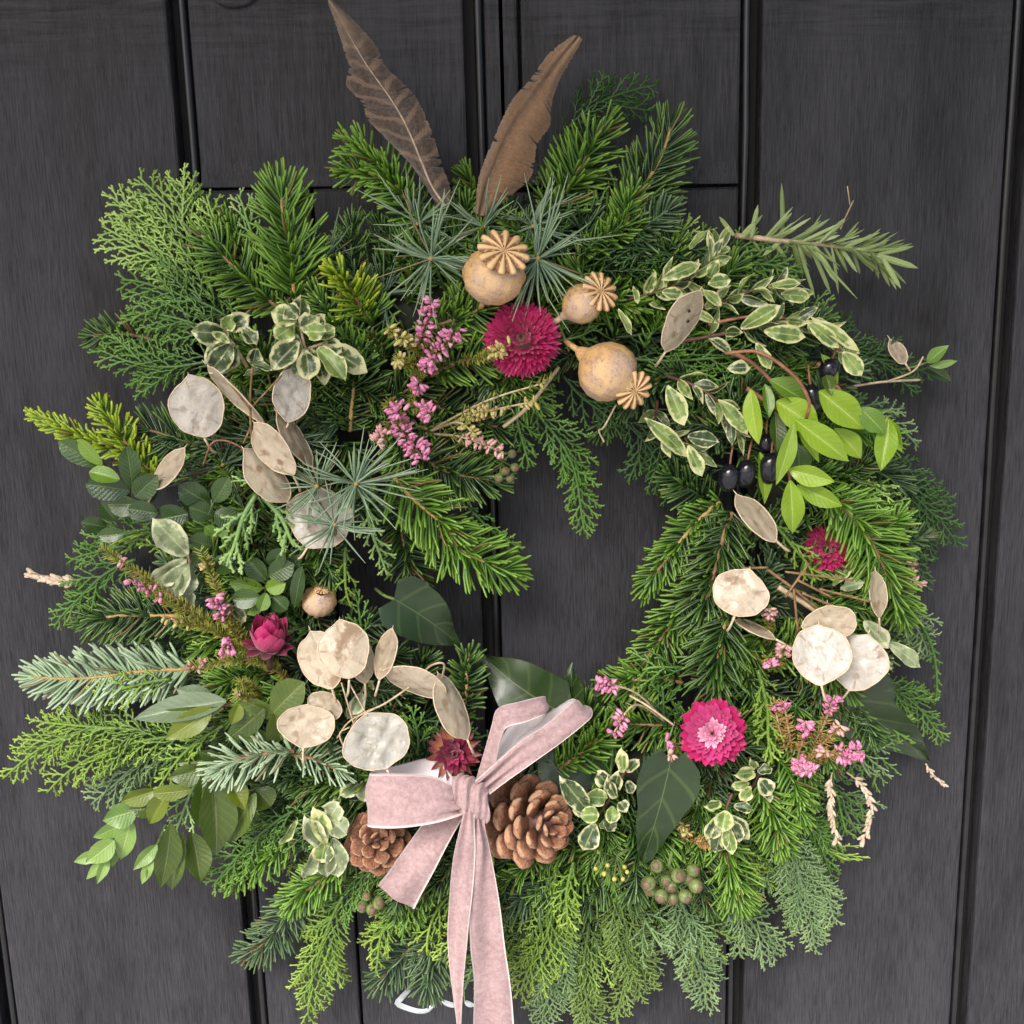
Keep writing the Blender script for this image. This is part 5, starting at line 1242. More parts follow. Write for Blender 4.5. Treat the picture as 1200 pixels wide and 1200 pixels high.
leafset(VS, 'frilly pale variegated leaves left of the left pine cone', 'variegated sprig', [[(395, 930), (385, 955), (382, 985)]], [
    ((378, 990), (358, 958), 26, 'var_pale', .2, 8), ((382, 988), (370, 950), 24, 'var_light', -.1, 10), ((386, 960), (396, 942), 28, 'var_pale', .2, 6), ((388, 962), (406, 978), 26, 'var_pale', 0, 8), ((382, 985), (376, 1012), 28, 'var_light', .1, 8), ((390, 982), (396, 1030), 30, 'var_pale', .15, 8), ((376, 1000), (384, 1028), 24, 'var_pale', .4, 4), ((372, 992), (358, 1034), 20, 'var_pale', .5, 2), ((348, 960), (328, 995), 12, 'var_light', .6, 2)], 'vari', 62, VG, 'twig_pale')
leafset(VS, 'cream edged leaves on the right side of the big pine cone', 'variegated sprig', [[(735, 900), (715, 935), (698, 960)]], [
    ((690, 952), (658, 912), 26, 'var_green', .1, 12), ((698, 965), (684, 998), 26, 'var_green', .1, 14), ((680, 955), (702, 955), 20, 'var_light', 0, 16, 'round'), ((690, 950), (672, 942), 20, 'var_green', .3, 8), ((712, 935), (688, 934), 22, 'var_light', .1, 8), ((714, 920), (700, 905), 20, 'var_green', .2, 6),
    ((720, 925), (725, 905), 18, 'var_green', .2, 8), ((730, 905), (728, 880), 16, 'var_light', .2, 6), ((735, 905), (748, 890), 14, 'var_green', .4, 4), ((718, 945), (716, 965), 18, 'var_light', .2, 8), ((725, 940), (735, 950), 18, 'var_green', .3, 6), ((708, 955), (720, 975), 18, 'var_green', .2, 4), ((722, 935), (712, 912), 16, 'var_green', .5, 6), ((735, 915), (742, 930), 14, 'var_green', .3, 4), ((712, 960), (704, 972), 12, 'var_light', .3, 4)], 'vari', 66, VG, 'twig_dark')
leafset(VS, 'hanging clump of cream edged leaves under the open pink strawflower', 'variegated sprig', [[(858, 930), (852, 945), (848, 962)]], [
    ((850, 950), (846, 975), 24, 'var_light', .1, 10), ((846, 955), (828, 985), 20, 'var_green', .2, 6), ((848, 962), (838, 1002), 24, 'var_green', .05, 8), ((850, 965), (858, 1002), 18, 'var_light', -.2, 8), ((854, 960), (868, 988), 22, 'var_green', .2, 6), ((856, 955), (880, 985), 18, 'var_green', .3, 4), ((845, 940), (826, 945), 14, 'var_light', .5, 4), ((860, 945), (882, 948), 14, 'var_green', .4, 2), ((852, 968), (848, 996), 14, 'var_light', .3, 10)], 'vari', 66, VG, 'twig_dark')
leafset(VS, 'cream edged sprig with red brown stem right of the lower hanging clump', 'variegated sprig', [[(868, 935), (882, 922), (890, 905)]], [
    ((884, 905), (862, 908), 18, 'var_light', .2, 6), ((890, 912), (905, 932), 22, 'var_green', .1, 8), ((888, 905), (905, 900), 14, 'var_green', .4, 4), ((880, 922), (868, 938), 16, 'var_light', .3, 6), ((892, 918), (905, 940), 14, 'var_green', .5, 2), ((878, 918), (858, 922), 14, 'var_light', .3, 4), ((886, 900), (880, 890), 12, 'var_light', .3, 2)], 'vari', 60, VG, 'twig_dark')
leafset(VS, 'dull pale leaves with cream edges right of the paired white honesty discs', 'variegated sprig', [[(1005, 715), (1030, 745), (1060, 775)]], [
    ((1012, 728), (1042, 760), 22, 'var_pale', .3, 4), ((1040, 752), (1082, 782), 20, 'var_pale', .2, 4), ((1030, 762), (1048, 785), 14, 'var_pale', .5, 0), ((985, 690), (1012, 682), 16, 'var_pale', .3, 6), ((975, 688), (1002, 655), 14, 'var_light', .4, 6)], 'vari', 50, VG, 'twig_pale')
leafset(VS, 'few cream edged leaves behind the honesty twigs above the crinkled disc', 'variegated sprig', [[(415, 850), (420, 825), (425, 808)]], [
    ((424, 812), (412, 838), 20, 'var_pale', .2, 4), ((428, 810), (436, 800), 16, 'var_light', .3, 2), ((420, 838), (406, 830), 18, 'var_pale', .3, 2), ((420, 918), (398, 932), 18, 'var_pale', .3, 2), ((424, 915), (428, 940), 20, 'var_pale', .2, 2)], 'vari', 54, VG, 'twig_pale')
# the long variegated spray at the upper right: three stems
up_ = dict(kind='lance', mats=['var_light', 'var_green', 'var_light', 'var_green'], cat='variegated sprig', group=VG, stem='twig_dark')
leafy(VS, 'variegated sprig with upright leaves above the oblique tan pod', stem_px=[(735, 352), (790, 335), (830, 312), (842, 290)], dpts=[52, 62, 66, 62], ll=32, lw=11, pairs=12, **up_)
leafy(VS, 'variegated sprig pointing right under the rosemary', stem_px=[(790, 372), (850, 352), (900, 336), (930, 340)], dpts=[52, 62, 64, 58], ll=32, lw=11, pairs=12, **up_)
leafy(VS, 'variegated sprig whose tip ends above the upper black berry', stem_px=[(800, 400), (880, 385), (940, 375), (990, 412)], dpts=[54, 66, 66, 58], ll=34, lw=12, pairs=11, **up_)
leafy(VS, 'variegated sprig curving down at the upper right of the hole', stem_px=[(770, 470), (770, 500), (800, 520), (815, 530)], dpts=[52, 62, 66, 66], ll=34, lw=12, pairs=6, **up_)
leafy(VS, 'variegated sprig between the poppy heads and the lime leaves', stem_px=[(780, 440), (820, 455), (850, 480), (862, 505)], dpts=[54, 64, 66, 64], ll=34, lw=12, pairs=7, **up_)
leafset(VS, 'largest cream edged leaves in the middle of the upper right spray', 'variegated sprig', [[(830, 380), (870, 372), (905, 370)], [(905, 370), (960, 385), (985, 412)]], [
    ((868, 385), (915, 358), 19, 'var_light', .1, 6), ((895, 388), (945, 394), 20, 'var_light', .1, 8), ((945, 375), (985, 408), 17, 'var_light', .1, 8), ((950, 372), (1008, 410), 14, 'var_light', .3, 4), ((988, 412), (1010, 440), 20, 'var_light', .05, 8), ((915, 345), (950, 348), 17, 'var_light', .1, 6), ((905, 335), (938, 332), 12, 'var_light', .2, 4),
    ((886, 402), (904, 432), 14, 'var_light', .2, 8), ((852, 432), (880, 430), 16, 'var_green', .2, 6), ((782, 452), (802, 498), 22, 'var_light', .15, 10), ((842, 468), (878, 508), 17, 'var_light', .2, 6), ((755, 490), (808, 535), 19, 'var_light', .2, 6), ((806, 512), (842, 518), 19, 'var_green', .1, 8), ((806, 522), (824, 558), 17, 'var_light', .2, 6), ((775, 328), (822, 308), 16, 'var_light', .1, 6), ((830, 332), (856, 328), 16, 'var_light', .1, 8), ((832, 325), (840, 305), 14, 'var_light', .3, 6), ((824, 340), (846, 358), 12, 'var_light', .2, 6), ((808, 292), (828, 270), 9, 'var_light', .4, 4), ((776, 342), (800, 345), 14, 'var_light', .1, 6), ((724, 362), (742, 392), 9, 'var_light', .4, 8), ((742, 335), (748, 355), 7, 'var_light', .4, 8)], 'vari', 70, VG, 'twig_red')

# ------------------------------------------------------------------ feathers
def feather(label, L, S, Rr, dl, mat, cam_=.0035, qk=1., curl=.0024):
    n = 260; d = np.linspace(dl[0], dl[1], n)
    def line(p, off):
        q = cat_rom([[x, y, 0] for x, y in p], n); return np.array([P(q[i, 0], q[i, 1], d[i] + off) for i in range(n)])
    sh, le, ri = line(S, cam_ * 1e3), line(L, 0), line(Rr, 0)
    th = thing('feather', label, 'feather', sh[0], 'two long feathers at the top of the wreath')
    rg = rng()
    for nm, e, sg in (('vane', le, -1), ('vane', ri, 1)):
        a = Acc(); m = 9; u = np.linspace(0, 1, m)
        rag = rg.normal(0, .00022, n)[:, None]
        for k in rg.integers(15, n - 15, 7):
            w_ = int(rg.integers(2, 6)); rag[k:k + w_, 0] -= np.linspace(rg.uniform(.0012, .0035), 0, w_)
        dirv = unit(e - sh)
        e2 = e + dirv * rag
        G = sh[:, None] * (1 - u)[None, :, None] + e2[:, None] * u[None, :, None]
        nz = to_cam(sh)[:, None]; s = np.linspace(0, 1, n)[:, None]
        G = G + nz * (np.sin(u * math.pi)[None] * curl + .0014 * np.sin(s * 19 + sg) * u[None] ** 2)[..., None]
        tint = np.stack([np.repeat(np.linspace(0, 1, n), m), np.full(n * m, .5), np.tile(.5 + sg * u / 2, n)], 1)
        q = grid_quads(n, m); a.add(G.reshape(-1, 3), q, tint); a.add((G - nz * .00025).reshape(-1, 3), q[:, ::-1], tint); a.obj('vane', M[mat], th)
    a = Acc(); tube(a, sh + to_cam(sh) * .0004, np.linspace(.0008, .00015, n) * qk, 6); a.obj('quill', M['quill'], th)
feather('barred brown feather on the left, tip at the picture edge', [(515, 244), (490, 205), (477, 188), (448, 158), (431, 140), (424, 120), (406, 100), (409, 78), (404, 62), (394, 30), (384, 2)],
        [(522, 242), (506, 218), (493, 187), (484, 165), (474, 143), (462, 122), (449, 103), (431, 78), (417, 55), (402, 28), (385, 0)],
        [(529, 240), (526, 215), (516, 187), (508, 160), (495, 128), (484, 110), (470, 95), (452, 78), (438, 50), (412, 22), (388, -1)], (56, 34), 'feather_bar')
feather('plain rusty brown feather on the right, seen from its curled side', [(556, 250), (560, 215), (567, 190), (580, 160), (592, 132), (604, 112), (618, 97), (632, 78), (646, 60), (672, 41)],
        [(562, 252), (570, 220), (580, 195), (592, 165), (606, 140), (622, 118), (634, 100), (648, 80), (662, 62), (678, 42)],
        [(570, 254), (600, 228), (622, 208), (627, 185), (630, 168), (644, 148), (646, 125), (654, 98), (668, 72), (683, 46)], (56, 34), 'feather_brown', .002, .35, .0048)

# ------------------------------------------------------------------ honesty pods
pod('round white honesty disc at the left with brown seed marks', 231, 479, 30, 34, -12, 72, 'pod_white', 1.2)
pod('honesty disc hanging below the big variegated clump', 342, 464, 21, 30, 8, 72, 'pod_white', 1, shape=.2)
pod('tan honesty pod left of a twin, under the twigs', 312, 558, 20, 36, -42, 72, 'pod_cream', .8)
pod('cream honesty pod, upper one of an overlapping pair', 322, 528, 17, 34, -34, 78, 'pod_cream', .8)
pod('honesty pod seen edge on, right of the overlapping pair', 345, 515, 11, 34, -34, 70, 'pod_tan', .8)
pod('honesty pod seen edge on beside the round white disc', 275, 461, 7, 42, -52, 74, 'pod_cream', .6)
pod('tan honesty pod standing oblique among the box leaves', 199, 549, 11, 27, 34, 66, 'pod_tan', .8)
pod('wide white honesty disc half covered by the pine tuft', 374, 606, 38, 34, 20, 66, 'pod_white', 1.4)
pod('cream honesty pod overlapped by its round neighbour', 376, 772, 25, 34, -22, 74, 'pod_cream', .9)
pod('round cream honesty disc, right one of the lower left pair', 404, 763, 30, 33, -10, 79, 'pod_cream', .9)
pod('third honesty disc hidden behind the lower left pair', 424, 776, 16, 24, -10, 70, 'pod_cream', .8)
pod('upright folded honesty pod right of the lower left pair', 452, 768, 12, 29, 12, 74, 'pod_tan', .9)
pod('oblique honesty pod lying above the dark red strawflower', 486, 800, 15, 38, -62, 78, 'pod_cream', .6)
pod('oblique honesty pod whose tip points at the bow', 531, 829, 17, 40, -32, 80, 'pod_cream', .8)
pod('flat cream honesty pod furthest left in the lower left', 358, 852, 34, 24, 4, 76, 'pod_cream', .9, shape=.4)
pod('crinkled silvery honesty disc above the left loop of the bow', 442, 871, 41, 33, -22, 86, 'pod_crinkle', 2.4)
pod('small dry honesty pod behind the flat cream one', 381, 828, 22, 15, 30, 68, 'pod_tan', 1.2)
pod('oblique tan honesty pod with dark seed holes among variegated leaves', 799, 378, 16, 36, 22, 80, 'pod_tan', .5, holes=2)
pod('brown oblique honesty pod under the black berries', 886, 606, 14, 33, -30, 80, 'pod_tan', .7)
pod('honesty disc at the right of the hole, alone', 869, 696, 33, 27, 18, 78, 'pod_cream', .9)
pod('round white honesty disc, front one of the right hand pair', 961, 768, 34, 34, 0, 82, 'pod_white', .9)
pod('white honesty disc, rear one of the right hand pair', 1007, 775, 33, 33, 20, 74, 'pod_white', 1.2)
pod('see-through brown honesty disc above the right hand pair', 974, 730, 31, 20, -8, 74, 'pod_tan', .9)
pod('slim honesty pod hanging right of the shaded strawflower', 1028, 697, 10, 26, 6, 66, 'pod_cream', .6)
pod('dry honesty pod seen edge on below the lone disc', 886, 738, 6, 24, -56, 70, 'pod_tan', .6)
pod('dry husk on a thread at the far right against the door', 1052, 412, 8, 15, -30, 26, 'pod_tan', 1., stalk=14)

# ------------------------------------------------------------------ poppy heads
poppy('biggest poppy head, at the top centre with its crown facing up', (579, 323), 34, (590, 296), 30, 78)
poppy('small pinkish poppy head with a stubby stalk, lying sideways', (682, 356), 23, (706, 340), 24, 70, face=1.0)
poppy('round tan poppy head with its crown at the lower right', (713, 436), 35, (745, 459), 24, 78, face=1.1)
poppy('yellow poppy head mostly hidden beside the closed strawflower', (374, 704), 20, (377, 690), 9, 58, face=-.5)

# ------------------------------------------------------------------ strawflowers
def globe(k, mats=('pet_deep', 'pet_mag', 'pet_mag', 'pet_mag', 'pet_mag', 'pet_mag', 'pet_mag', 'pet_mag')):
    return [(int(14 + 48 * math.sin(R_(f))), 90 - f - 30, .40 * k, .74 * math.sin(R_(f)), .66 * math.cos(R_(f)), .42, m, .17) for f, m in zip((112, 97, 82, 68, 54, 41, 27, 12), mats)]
strawflower('magenta strawflower at the top, under the biggest poppy head', (612, 398), 37, 66, (-.05, -.1), [
    *globe(1.0)], (.05, .78, 'pet_eye'))
strawflower('closed magenta strawflower bud at the left', (315, 752), 31, 70, (-.05, -1.5), [
    (12, 8, .62, .42, -.25, .2, 'pet_deep', .36), (12, 52, .95, .42, -.25, .42, 'pet_mag', .36), (11, 62, 1.05, .40, -.2, .45, 'pet_mag', .38), (11, 72, 1.1, .30, -.1, .4, 'pet_mag', .36), (10, 80, 1.0, .18, 0, .3, 'pet_mag', .32), (7, 86, .95, .08, .1, .2, 'pet_deep', .28)])
strawflower('dark red strawflower with golden petal bases behind the bow', (531, 882), 31, 66, (.05, .1), [
    (18, -8, .85, .25, .0, -.1, 'pet_dark', .16), (18, 8, .9, .2, .05, .05, 'pet_dark', .17), (16, 28, .75, .18, .1, .15, 'pet_deep', .2), (16, 50, .6, .14, .12, .2, 'pet_mag', .22), (12, 68, .5, .08, .12, .2, 'pet_mag', .22)])
strawflower('fully open pink strawflower with a pale centre, lower right', (836, 858), 39, 80, (-.05, .05), [
    (24, -25, .55, .48, .05, .35, 'pet_mag', .34), (26, -6, .58, .46, .14, .35, 'pet_mag', .34), (28, 14, .52, .42, .24, .38, 'pet_pink', .32), (28, 26, .46, .36, .32, .3, 'pet_pink', .26), (26, 28, .44, .27, .40, .25, 'pet_pink', .2), (22, 38, .40, .17, .46, .25, 'pet_pale', .2), (14, 48, .32, .10, .48, .3, 'pet_pale', .2), (8, 60, .2, .05, .5, .3, 'pet_pale', .22)], (.045, .5, 'pet_eye'))
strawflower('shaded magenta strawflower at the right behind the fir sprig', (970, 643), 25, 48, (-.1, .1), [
    *globe(1.15, ('pet_deep', 'pet_deep', 'pet_deep', 'pet_deep', 'pet_mag', 'pet_mag', 'pet_mag', 'pet_mag'))])  # deeper petal colours paint in the shade this flower sits in

# ------------------------------------------------------------------ heather
H, HP, HB = 'heather', 'heather_pale', 'heather_bud'
heather('heather with the tallest pink spikes, left of the magenta strawflower', (478, 470), [((507, 350), 55, 11, 46, H, (490, 415)), ((538, 385), 50, 11, 46, H, (495, 430)), ((508, 420), 28, 11, 26, H, (490, 440)), ((492, 448), 24, 11, 22, H, None)], 76)
heather('heather with short pink spikes above the lower pine tuft', (470, 470), [((470, 484), 18, 13, 24, H, (455, 475)), ((508, 484), 32, 12, 34, H, (490, 478)), ((440, 520), 24, 11, 22, HP, (455, 500)), ((498, 540), 62, 15, 74, H, (470, 500))], 78)
heather('straggly heather with pale yellow buds, above the left of the hole', (498, 508), [((628, 470), 85, 7, 40, HB, (560, 485)), ((590, 530), 52, 8, 30, HP, (540, 512)), ((558, 510), 30, 6, 14, HB, (535, 495)), ((640, 448), 8, 3, 3, HB, (570, 470))], 68, 'twig_pale', leafy_=.3)
heather('yellow budded heather tip crossing the magenta strawflower', (520, 420), [((598, 404), 36, 8, 26, HB, (560, 420)), ((470, 395), 26, 9, 16, HB, (490, 410)), ((465, 420), 18, 8, 10, HB, (480, 425)), ((455, 385), 14, 8, 8, HB, None)], 82, 'twig', leafy_=1.6)
heather('long leafy heather at the left, its red stem running to the closed strawflower', (372, 820), [((130, 650), 16, 5, 6, HP, (255, 735)), ((150, 678), 46, 8, 14, H, (262, 742)), ((240, 655), 10, 8, 10, HB, (282, 740)), ((250, 700), 40, 10, 34, H, (285, 752)), ((260, 758), 22, 11, 26, H, (300, 765)), ((218, 782), 24, 8, 12, HP, (300, 775)), ((192, 722), 40, 9, 8, HB, (270, 748))], 76, 'twig_red', leafy_=2.0)
heather('tiny heather tip with one pink bell above the bay leaves', (320, 822), [((276, 814), 10, 4, 3, H, (300, 818)), ((285, 800), 4, 3, 1, H, None)], 70, 'twig', leafy_=2.5)
heather('pink heather tip at the lower right rim of the hole', (785, 850), [((700, 800), 28, 9, 26, H, (745, 812)), ((718, 860), 30, 10, 24, H, (745, 826))], 66, 'twig_pale', leafy_=.15)
heather('small heather tip touching the open pink strawflower at its left', (812, 880), [((780, 868), 12, 7, 8, H, (795, 876)), ((783, 885), 14, 9, 14, HP, (795, 882))], 74, 'twig_pale', leafy_=.4)
heather('pink and tan heather spike left of the round white honesty disc', (905, 790), [((922, 755), 26, 9, 24, HP, (912, 775)), ((906, 782), 22, 8, 18, H, (900, 770)), ((902, 712), 22, 9, 16, HP, (900, 740))], 76, 'twig', leafy_=1.)
heather('wide straggly heather with pink tips below the right hand honesty pair', (930, 900), [((978, 815), 28, 9, 24, H, (960, 860)), ((945, 845), 30, 10, 26, H, (940, 870)), ((1012, 880), 40, 13, 52, H, (975, 885)), ((945, 905), 40, 12, 46, H, (938, 895)), ((918, 822), 14, 8, 10, H, (925, 860)), ((970, 880), 20, 8, 12, HP, (955, 885)), ((908, 826), 8, 5, 4, H, (915, 860)), ((985, 850), 20, 8, 12, HP, (965, 870)), ((955, 905), 26, 9, 18, H, (945, 900))], 74, 'twig_pale', 'heather_dry', .9)
heather('faded brown heather tips at the right edge', (1040, 690), [((1078, 682), 22, 10, 22, HP, (1060, 688)), ((1072, 662), 14, 8, 10, HP, (1055, 678))], 40, 'twig', 'heather_dry', 1.)
heather('dry yellowish heather tangle under the variegated clump', (800, 985), [((790, 955), 12, 9, 10, HB, None), ((800, 965), 12, 8, 8, HB, None), ((835, 990), 14, 6, 4, HB, (815, 985)), ((806, 975), 12, 6, 5, HB, None)], 60, 'twig_pale', 'heather_dry', 1.4)

# ------------------------------------------------------------------ berries
BB = 'shiny black berries at the right'
for lab, c, rx, ry, an in (('round black berry highest up, beside the cream edged leaf', (971, 432), 10.5, 12, 20), ('long black berry between the two lime leaf sprigs', (952, 467), 11, 17, -10), ('black berry furthest left in the lower row, over the hole', (854, 560), 12, 17, 5), ('black berry second from the left in the lower row', (874, 555), 11.5, 17, 8),
                           ('big black berry half under a lime leaf, right end of the lower row', (902, 549), 13, 19, 5), ('small black berry above the lower row', (898, 520), 10, 12, 0)):
    rg = rng(); o = P(*c, 66 if c[1] > 540 else 62); th = thing('black_berry', lab, 'berry', o, BB); k = PX * .9
    A = dirpx(math.sin(math.radians(an)), -math.cos(math.radians(an))) + to_cam(o) * .15
    a = Acc(); blob(a, o, A, rx * k, ry * k, None, 14, 20, .015, rg); a.obj('skin', M['berry'], th)
    s = Acc(); e = o + unit(A) * ry * k; tube(s, cat_rom([e - unit(A) * .0006, e + unit(A) * .004, e + unit(A) * .010 + np.array([.002, .006, 0])], 8), .0006, 5); s.obj('stalk', M['twig_red'], th)
def umbel(label, hub, stem_to, pts, r, mat, cap, d, grp):
    rg = rng(); th = thing('ivy_berry_cluster', label, 'berry cluster', P(*hub, d), grp); s = Acc()
    tube(s, [P(*hub, d), P(*stem_to, d - 10)], .0012, 6)
    h = P(*hub, d)
    for i, (x, y) in enumerate(pts):
        o = P(x, y, d + 6 + (i % 3) * 3); A = unit(o - h + to_cam(o) * .010 * rg.uniform(.4, 1.3)); k = PX * .9 * r * rg.uniform(.85, 1.1)
        tube(s, cat_rom([h, (h + o) / 2 + A * .001, o], 7), .00045, 4)
        b = Acc(); blob(b, o, A, k, k * 1.05, None, 10, 14, .02, rg); ob = b.obj('berry', M[mat], th)
        if cap:
            c_ = Acc(); blob(c_, o + A * k * .70, A, k * .70, k * .38, None, 6, 12, .05, rg); c_.obj('berry_cap', M[cap], ob)
    s.obj('stalk', M['twig_green'], th)
umbel('cluster of green ivy berries with brown caps at the lower right', (783, 1018), (790, 985), [(763, 1042), (781, 1032), (795, 1026), (806, 1030), (815, 1038), (775, 1050), (788, 1052), (803, 1050), (770, 1015), (812, 1020), (786, 1038), (760, 1035)], 8.5, 'ivyberry', 'ivycap', 62, 'ivy berry clusters')
umbel('thin stalked yellow budded ivy umbel left of the large ivy leaf', (722, 1004), (752, 985), [(702, 998), (698, 1018), (712, 1014), (732, 1016), (720, 1030), (730, 1030), (735, 1022), (708, 1024)], 3.2, 'yellow', None, 58, 'ivy berry clusters')
umbel('small green ivy berries at the left rim of the hole', (588, 540), (575, 520), [(600, 532), (603, 548), (592, 552), (585, 560), (598, 560)], 5.5, 'ivyberry', 'ivycap', 48, 'ivy berry clusters')
umbel('dark ivy berries in the shade under the left pine cone', (432, 1055), (440, 1035), [(425, 1062), (436, 1066), (444, 1058), (430, 1050)], 8, 'ivyberry', 'ivycap', 40, 'ivy berry clusters')

# dry grass heads, husks and twigs
def ears(label, base, tip, d0, d1, w=5):
    rg = rng(); th = thing('dry_seed_head', label, 'seed head', P(*base, d0), 'dry seed heads'); pts, T, L = spine(base, tip, d0, d1, rg.normal(0, .08), .0, 20)
    a = Acc(); tube(a, pts, .0005, 5); a.obj('stem', M['twig_pale'], th); b = Acc(); n = int(L * 1000 * .8)
    t = np.linspace(.1, 1, n); o = lerp_at(pts, t); Tt = unit(lerp_at(T, t)); S, N = frames_of(o, Tt); ph = rg.uniform(-1.5, 1.5, n); rad = np.cos(ph)[:, None] * N + np.sin(ph)[:, None] * S
    Y = unit(rad * .7 + Tt); X = unit(np.cross(Y, Tt + .01)); Z = np.cross(X, Y)
    stamp(b, BELL, o, X, Y, Z, np.stack([np.full(n, w * .00022), np.full(n, w * .0009), np.full(n, w * .00022)], 1) * rg.uniform(.7, 1.2, (n, 1)), g=rg.random(n)); b.obj('husks', M['dry'], th, stuff=True)
ears('knotty dry seed head hanging at the lower right, left of two', (975, 905), (982, 986), 50, 46)
ears('knotty dry seed head hanging at the lower right, right of two', (992, 905), (1010, 984), 46, 40)
ears('dry husky tip sticking out at the left edge', (95, 680), (40, 672), 34, 22, 7)
ears('curled dry tip at the end of the wavy ivy leaf', (1085, 895), (1104, 918), 26, 22, 4)
def twig(label, pts, d, r=.0006, mat='twig_pale', side=()):
    th = thing('bare_twig', label, 'twig', P(*pts[0], d[0]), 'thin bare twigs'); a = Acc()
    tube(a, cat_rom([P(x, y, z) for (x, y), z in zip(pts, d)], 24), r, 5)
    for s in side: tube(a, cat_rom([P(x, y, d[1] + 2) for x, y in s], 12), r * .75, 5)
    a.obj('stem', M[mat], th)
twig('thin branching twig between round white disc and right honesty pod', [(295, 520), (293, 470), (296, 430)], (72, 76, 70), .0007, 'twig', [[(293, 480), (268, 448)], [(294, 478), (330, 440)], [(294, 500), (285, 520)]])
twig('curved reddish twig over the long pine needles', [(238, 545), (250, 518), (275, 520), (300, 540)], (60, 70, 70, 66), .0005, 'twig_red')
twig('tangled wiry twigs around the crinkled honesty disc', [(405, 870), (420, 840), (450, 825), (480, 805)], (72, 80, 80, 76), .0006, 'twig_pale', [[(415, 850), (400, 800)], [(430, 838), (408, 798)], [(440, 830), (410, 845), (395, 865)], [(405, 880), (398, 860), (410, 852)]])
twig('fine looped twig above the oblique honesty pods', [(490, 795), (505, 780), (520, 778), (518, 795)], (70, 80, 80, 74), .0006, 'twig_pale')
twig('brown twig bundle left of the shaded strawflower', [(900, 668), (930, 690), (960, 715)], (66, 70, 66), .0009, 'twig', [[(930, 690), (935, 740)], [(920, 670), (1000, 680)], [(935, 680), (975, 700)], [(920, 700), (948, 660)], [(940, 695), (1000, 720)], [(960, 690), (1020, 705)], [(900, 665), (870, 666)]])
twig('pale thick dry stem left of the see-through brown disc', [(912, 688), (940, 705), (962, 720)], (64, 66, 64), .0016, 'twig_pale')
twig('straw coloured forked twig at the right above the lime leaves', [(975, 457), (1030, 448), (1078, 445)], (48, 44, 36), .0007, 'twig_pale', [[(1040, 447), (1070, 435), (1082, 418)]])
twig('orange brown curving stem over the lime leaves', [(850, 414), (890, 413), (930, 440), (948, 470), (945, 490)], (72, 78, 82, 80, 76), .0009, 'twig_red')
twig('thin thread with a bead standing up at the upper right', [(985, 268), (992, 252), (1000, 235)], (36, 28, 22), .0004, 'twig_pale', [[(996, 240), (993, 218)]])
twig('wire thin stem from the right edge heather to the open strawflower', [(790, 850), (760, 828), (738, 815)], (70, 72, 66), .0007, 'twig_pale')
twig('thin pale tendril hanging under the round tan poppy head', [(722, 474), (708, 500), (702, 505), (708, 518)], (70, 66, 62, 60), .0005, 'twig_pale')
twig('grey green woody stem under the magenta strawflower', [(590, 500), (620, 475), (655, 430)], (54, 60, 56), .0011, 'twig_pale')

# ------------------------------------------------------------------ pine cones and bow
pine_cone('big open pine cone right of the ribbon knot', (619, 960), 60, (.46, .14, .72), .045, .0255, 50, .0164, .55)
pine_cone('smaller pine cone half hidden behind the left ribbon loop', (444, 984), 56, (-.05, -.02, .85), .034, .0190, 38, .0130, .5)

bow = thing('ribbon_bow', 'dusty pink velvet ribbon bow with white satin back and two hanging tails', 'ribbon bow', P(552, 936, 80))
ribbon(bow, 'tail', [((524, 938), (550, 948), 76, 78), ((498, 962), (538, 966), 72, 76), ((472, 998), (513, 1012), 70, 72), ((443, 1037), (485, 1067), 66, 62)], 40, 13, wob=.0012, seed=3, crease=(.0016, 0, .25, 13))
ribbon(bow, 'tail', [((545, 945), (556, 945), 86, 88), ((541, 962), (556, 966), 88, 89), ((533, 1000), (556, 1000), 84, 87), ((527, 1050), (553, 1050), 78, 83), ((524, 1100), (549, 1095), 72, 79), ((529, 1160), (544, 1145), 66, 71), ((536, 1215), (541, 1210), 60, 62)], 80, 11, wob=.0011, seed=4, crease=(.0016, 0, .2, 11))
ribbon(bow, 'tail', [((552, 945), (564, 945), 86, 84), ((554, 965), (567, 965), 86, 84), ((556, 995), (574, 995), 84, 80), ((550, 1055), (585, 1055), 80, 77), ((551, 1110), (592, 1110), 76, 72), ((556, 1155), (598, 1155), 71, 66), ((554, 1215), (603, 1212), 64, 60)], 80, 13, wob=.0013, seed=5, crease=(.0018, 0, .2, 13))
ribbon(bow, 'loop', [((546, 920), (548, 952), 82, 82), ((533, 921), (533, 957), 87, 87), ((507, 911), (505, 964), 91, 91), ((470, 908), (465, 969), 91, 91), ((441, 907), (436, 969), 87, 87), ((434, 906), (431, 967), 80, 80), ((439, 903), (436, 960), 72, 72), ((470, 896), (470, 950), 68, 68), ((498, 890), (500, 945), 66, 66), ((514, 894), (516, 940), 69, 69), ((528, 908), (532, 940), 74, 74), ((540, 920), (545, 945), 78, 78)], 110, 15, wob=.0009, seed=6, crease=(.0026, .03, .12, 17))
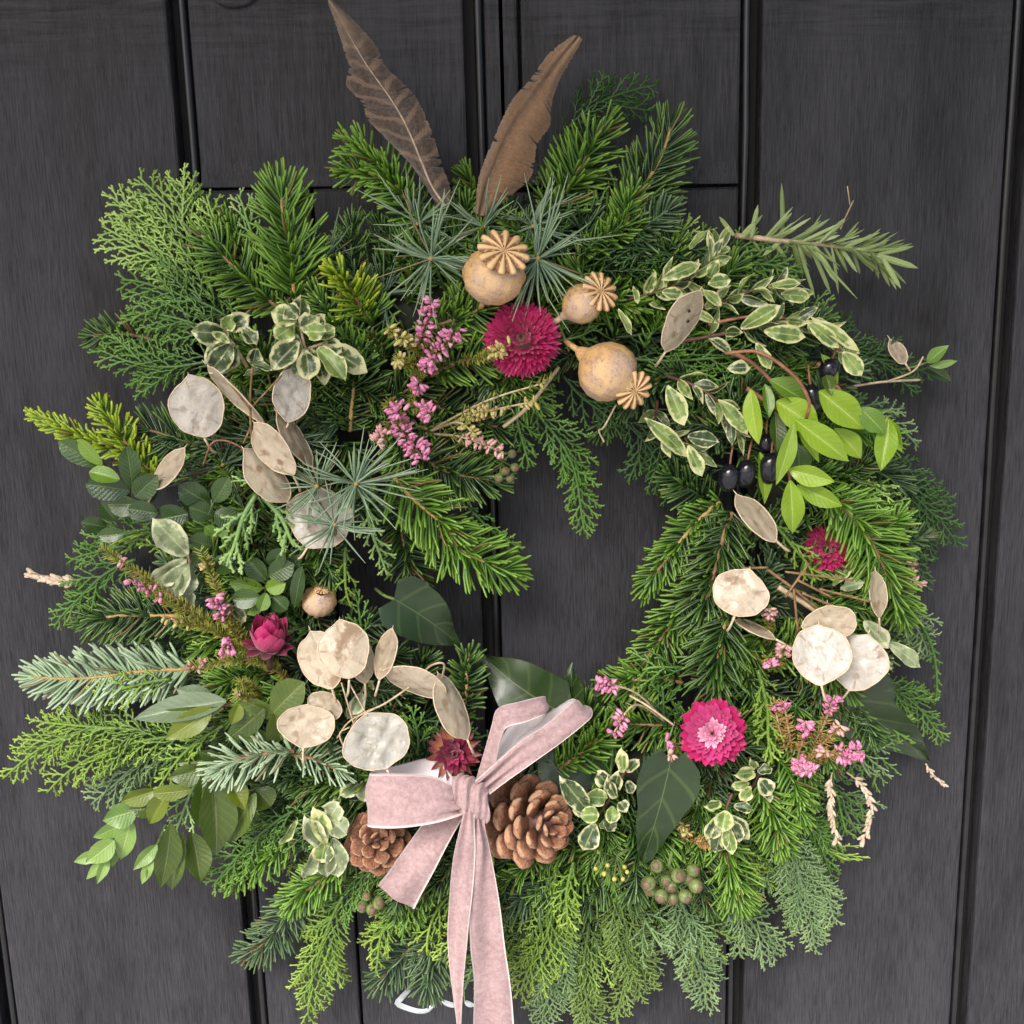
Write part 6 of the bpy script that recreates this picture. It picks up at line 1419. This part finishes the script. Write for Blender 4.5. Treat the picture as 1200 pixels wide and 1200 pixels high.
ribbon(bow, 'loop', [((574, 930), (557, 914), 84, 84), ((591, 917), (575, 898), 88, 88), ((626, 893), (608, 869), 91, 91), ((660, 869), (640, 848), 89, 89), ((688, 846), (668, 824), 84, 84), ((693, 838), (674, 820), 77, 77), ((686, 832), (667, 819), 71, 71), ((660, 850), (640, 835), 69, 69), ((626, 872), (608, 852), 68, 68), ((597, 888), (583, 866), 68, 68), ((584, 905), (571, 890), 71, 71), ((568, 930), (558, 914), 76, 76)], 110, 15, wob=.0009, seed=7, crease=(.0022, .03, .12, 15))
ribbon(bow, 'loop', [((576, 918), (558, 912), 80, 78), ((584, 884), (567, 880), 84, 80), ((588, 862), (576, 850), 88, 84), ((594, 853), (585, 829), 90, 88), ((616, 847), (610, 821), 91, 91), ((636, 838), (634, 816), 87, 87), ((640, 836), (638, 818), 80, 80), ((632, 848), (624, 828), 73, 73), ((606, 868), (598, 848), 70, 70), ((578, 912), (568, 900), 72, 72)], 90, 13, wob=.0008, seed=8)
# knot: a gathered band wound round the middle
a = Acc(); nu, nv = 60, 40; V, tint = [], []; o = P(552, 935, 82); A = dirpx(-.12, 1.0); X = dirpx(1.0, .12); N = to_cam(o)
for i in range(nu):
    f = 2 * math.pi * i / nu
    for j in range(nv):
        u = j / (nv - 1); s = (u - .5) * 2
        rad = .0092 * (1 - .30 * abs(s) ** 2.5) + (.0007 + .0006 * math.sin(f * 2 + u * 5)) * math.sin(u * 19 + 2.4 * math.sin(f + .8)) + .0005 * math.sin(u * 37 + 3 * f)
        cy = s * .0102 + .0016 * math.sin(f * 1 + 1.0)
        V.append(o + A * (math.sin(f) * rad * 1.22 + cy * .35) + X * (s * .0098 + .0012 * math.sin(f * 2)) + N * (math.cos(f) * rad * .9 + .002)); tint.append((i / nu, .5, .1 + .8 * u))
ids = np.arange(nu * nv).reshape(nu, nv); nx = np.roll(ids, -1, 0)
q = np.stack([ids[:, :-1], ids[:, 1:], nx[:, 1:], nx[:, :-1]], -1).reshape(-1, 4)
a.add(V, q, tint); a.obj('knot', M['velvet'], bow)
for o in list(bpy.data.objects):
    if '_o' in o: del o['_o']
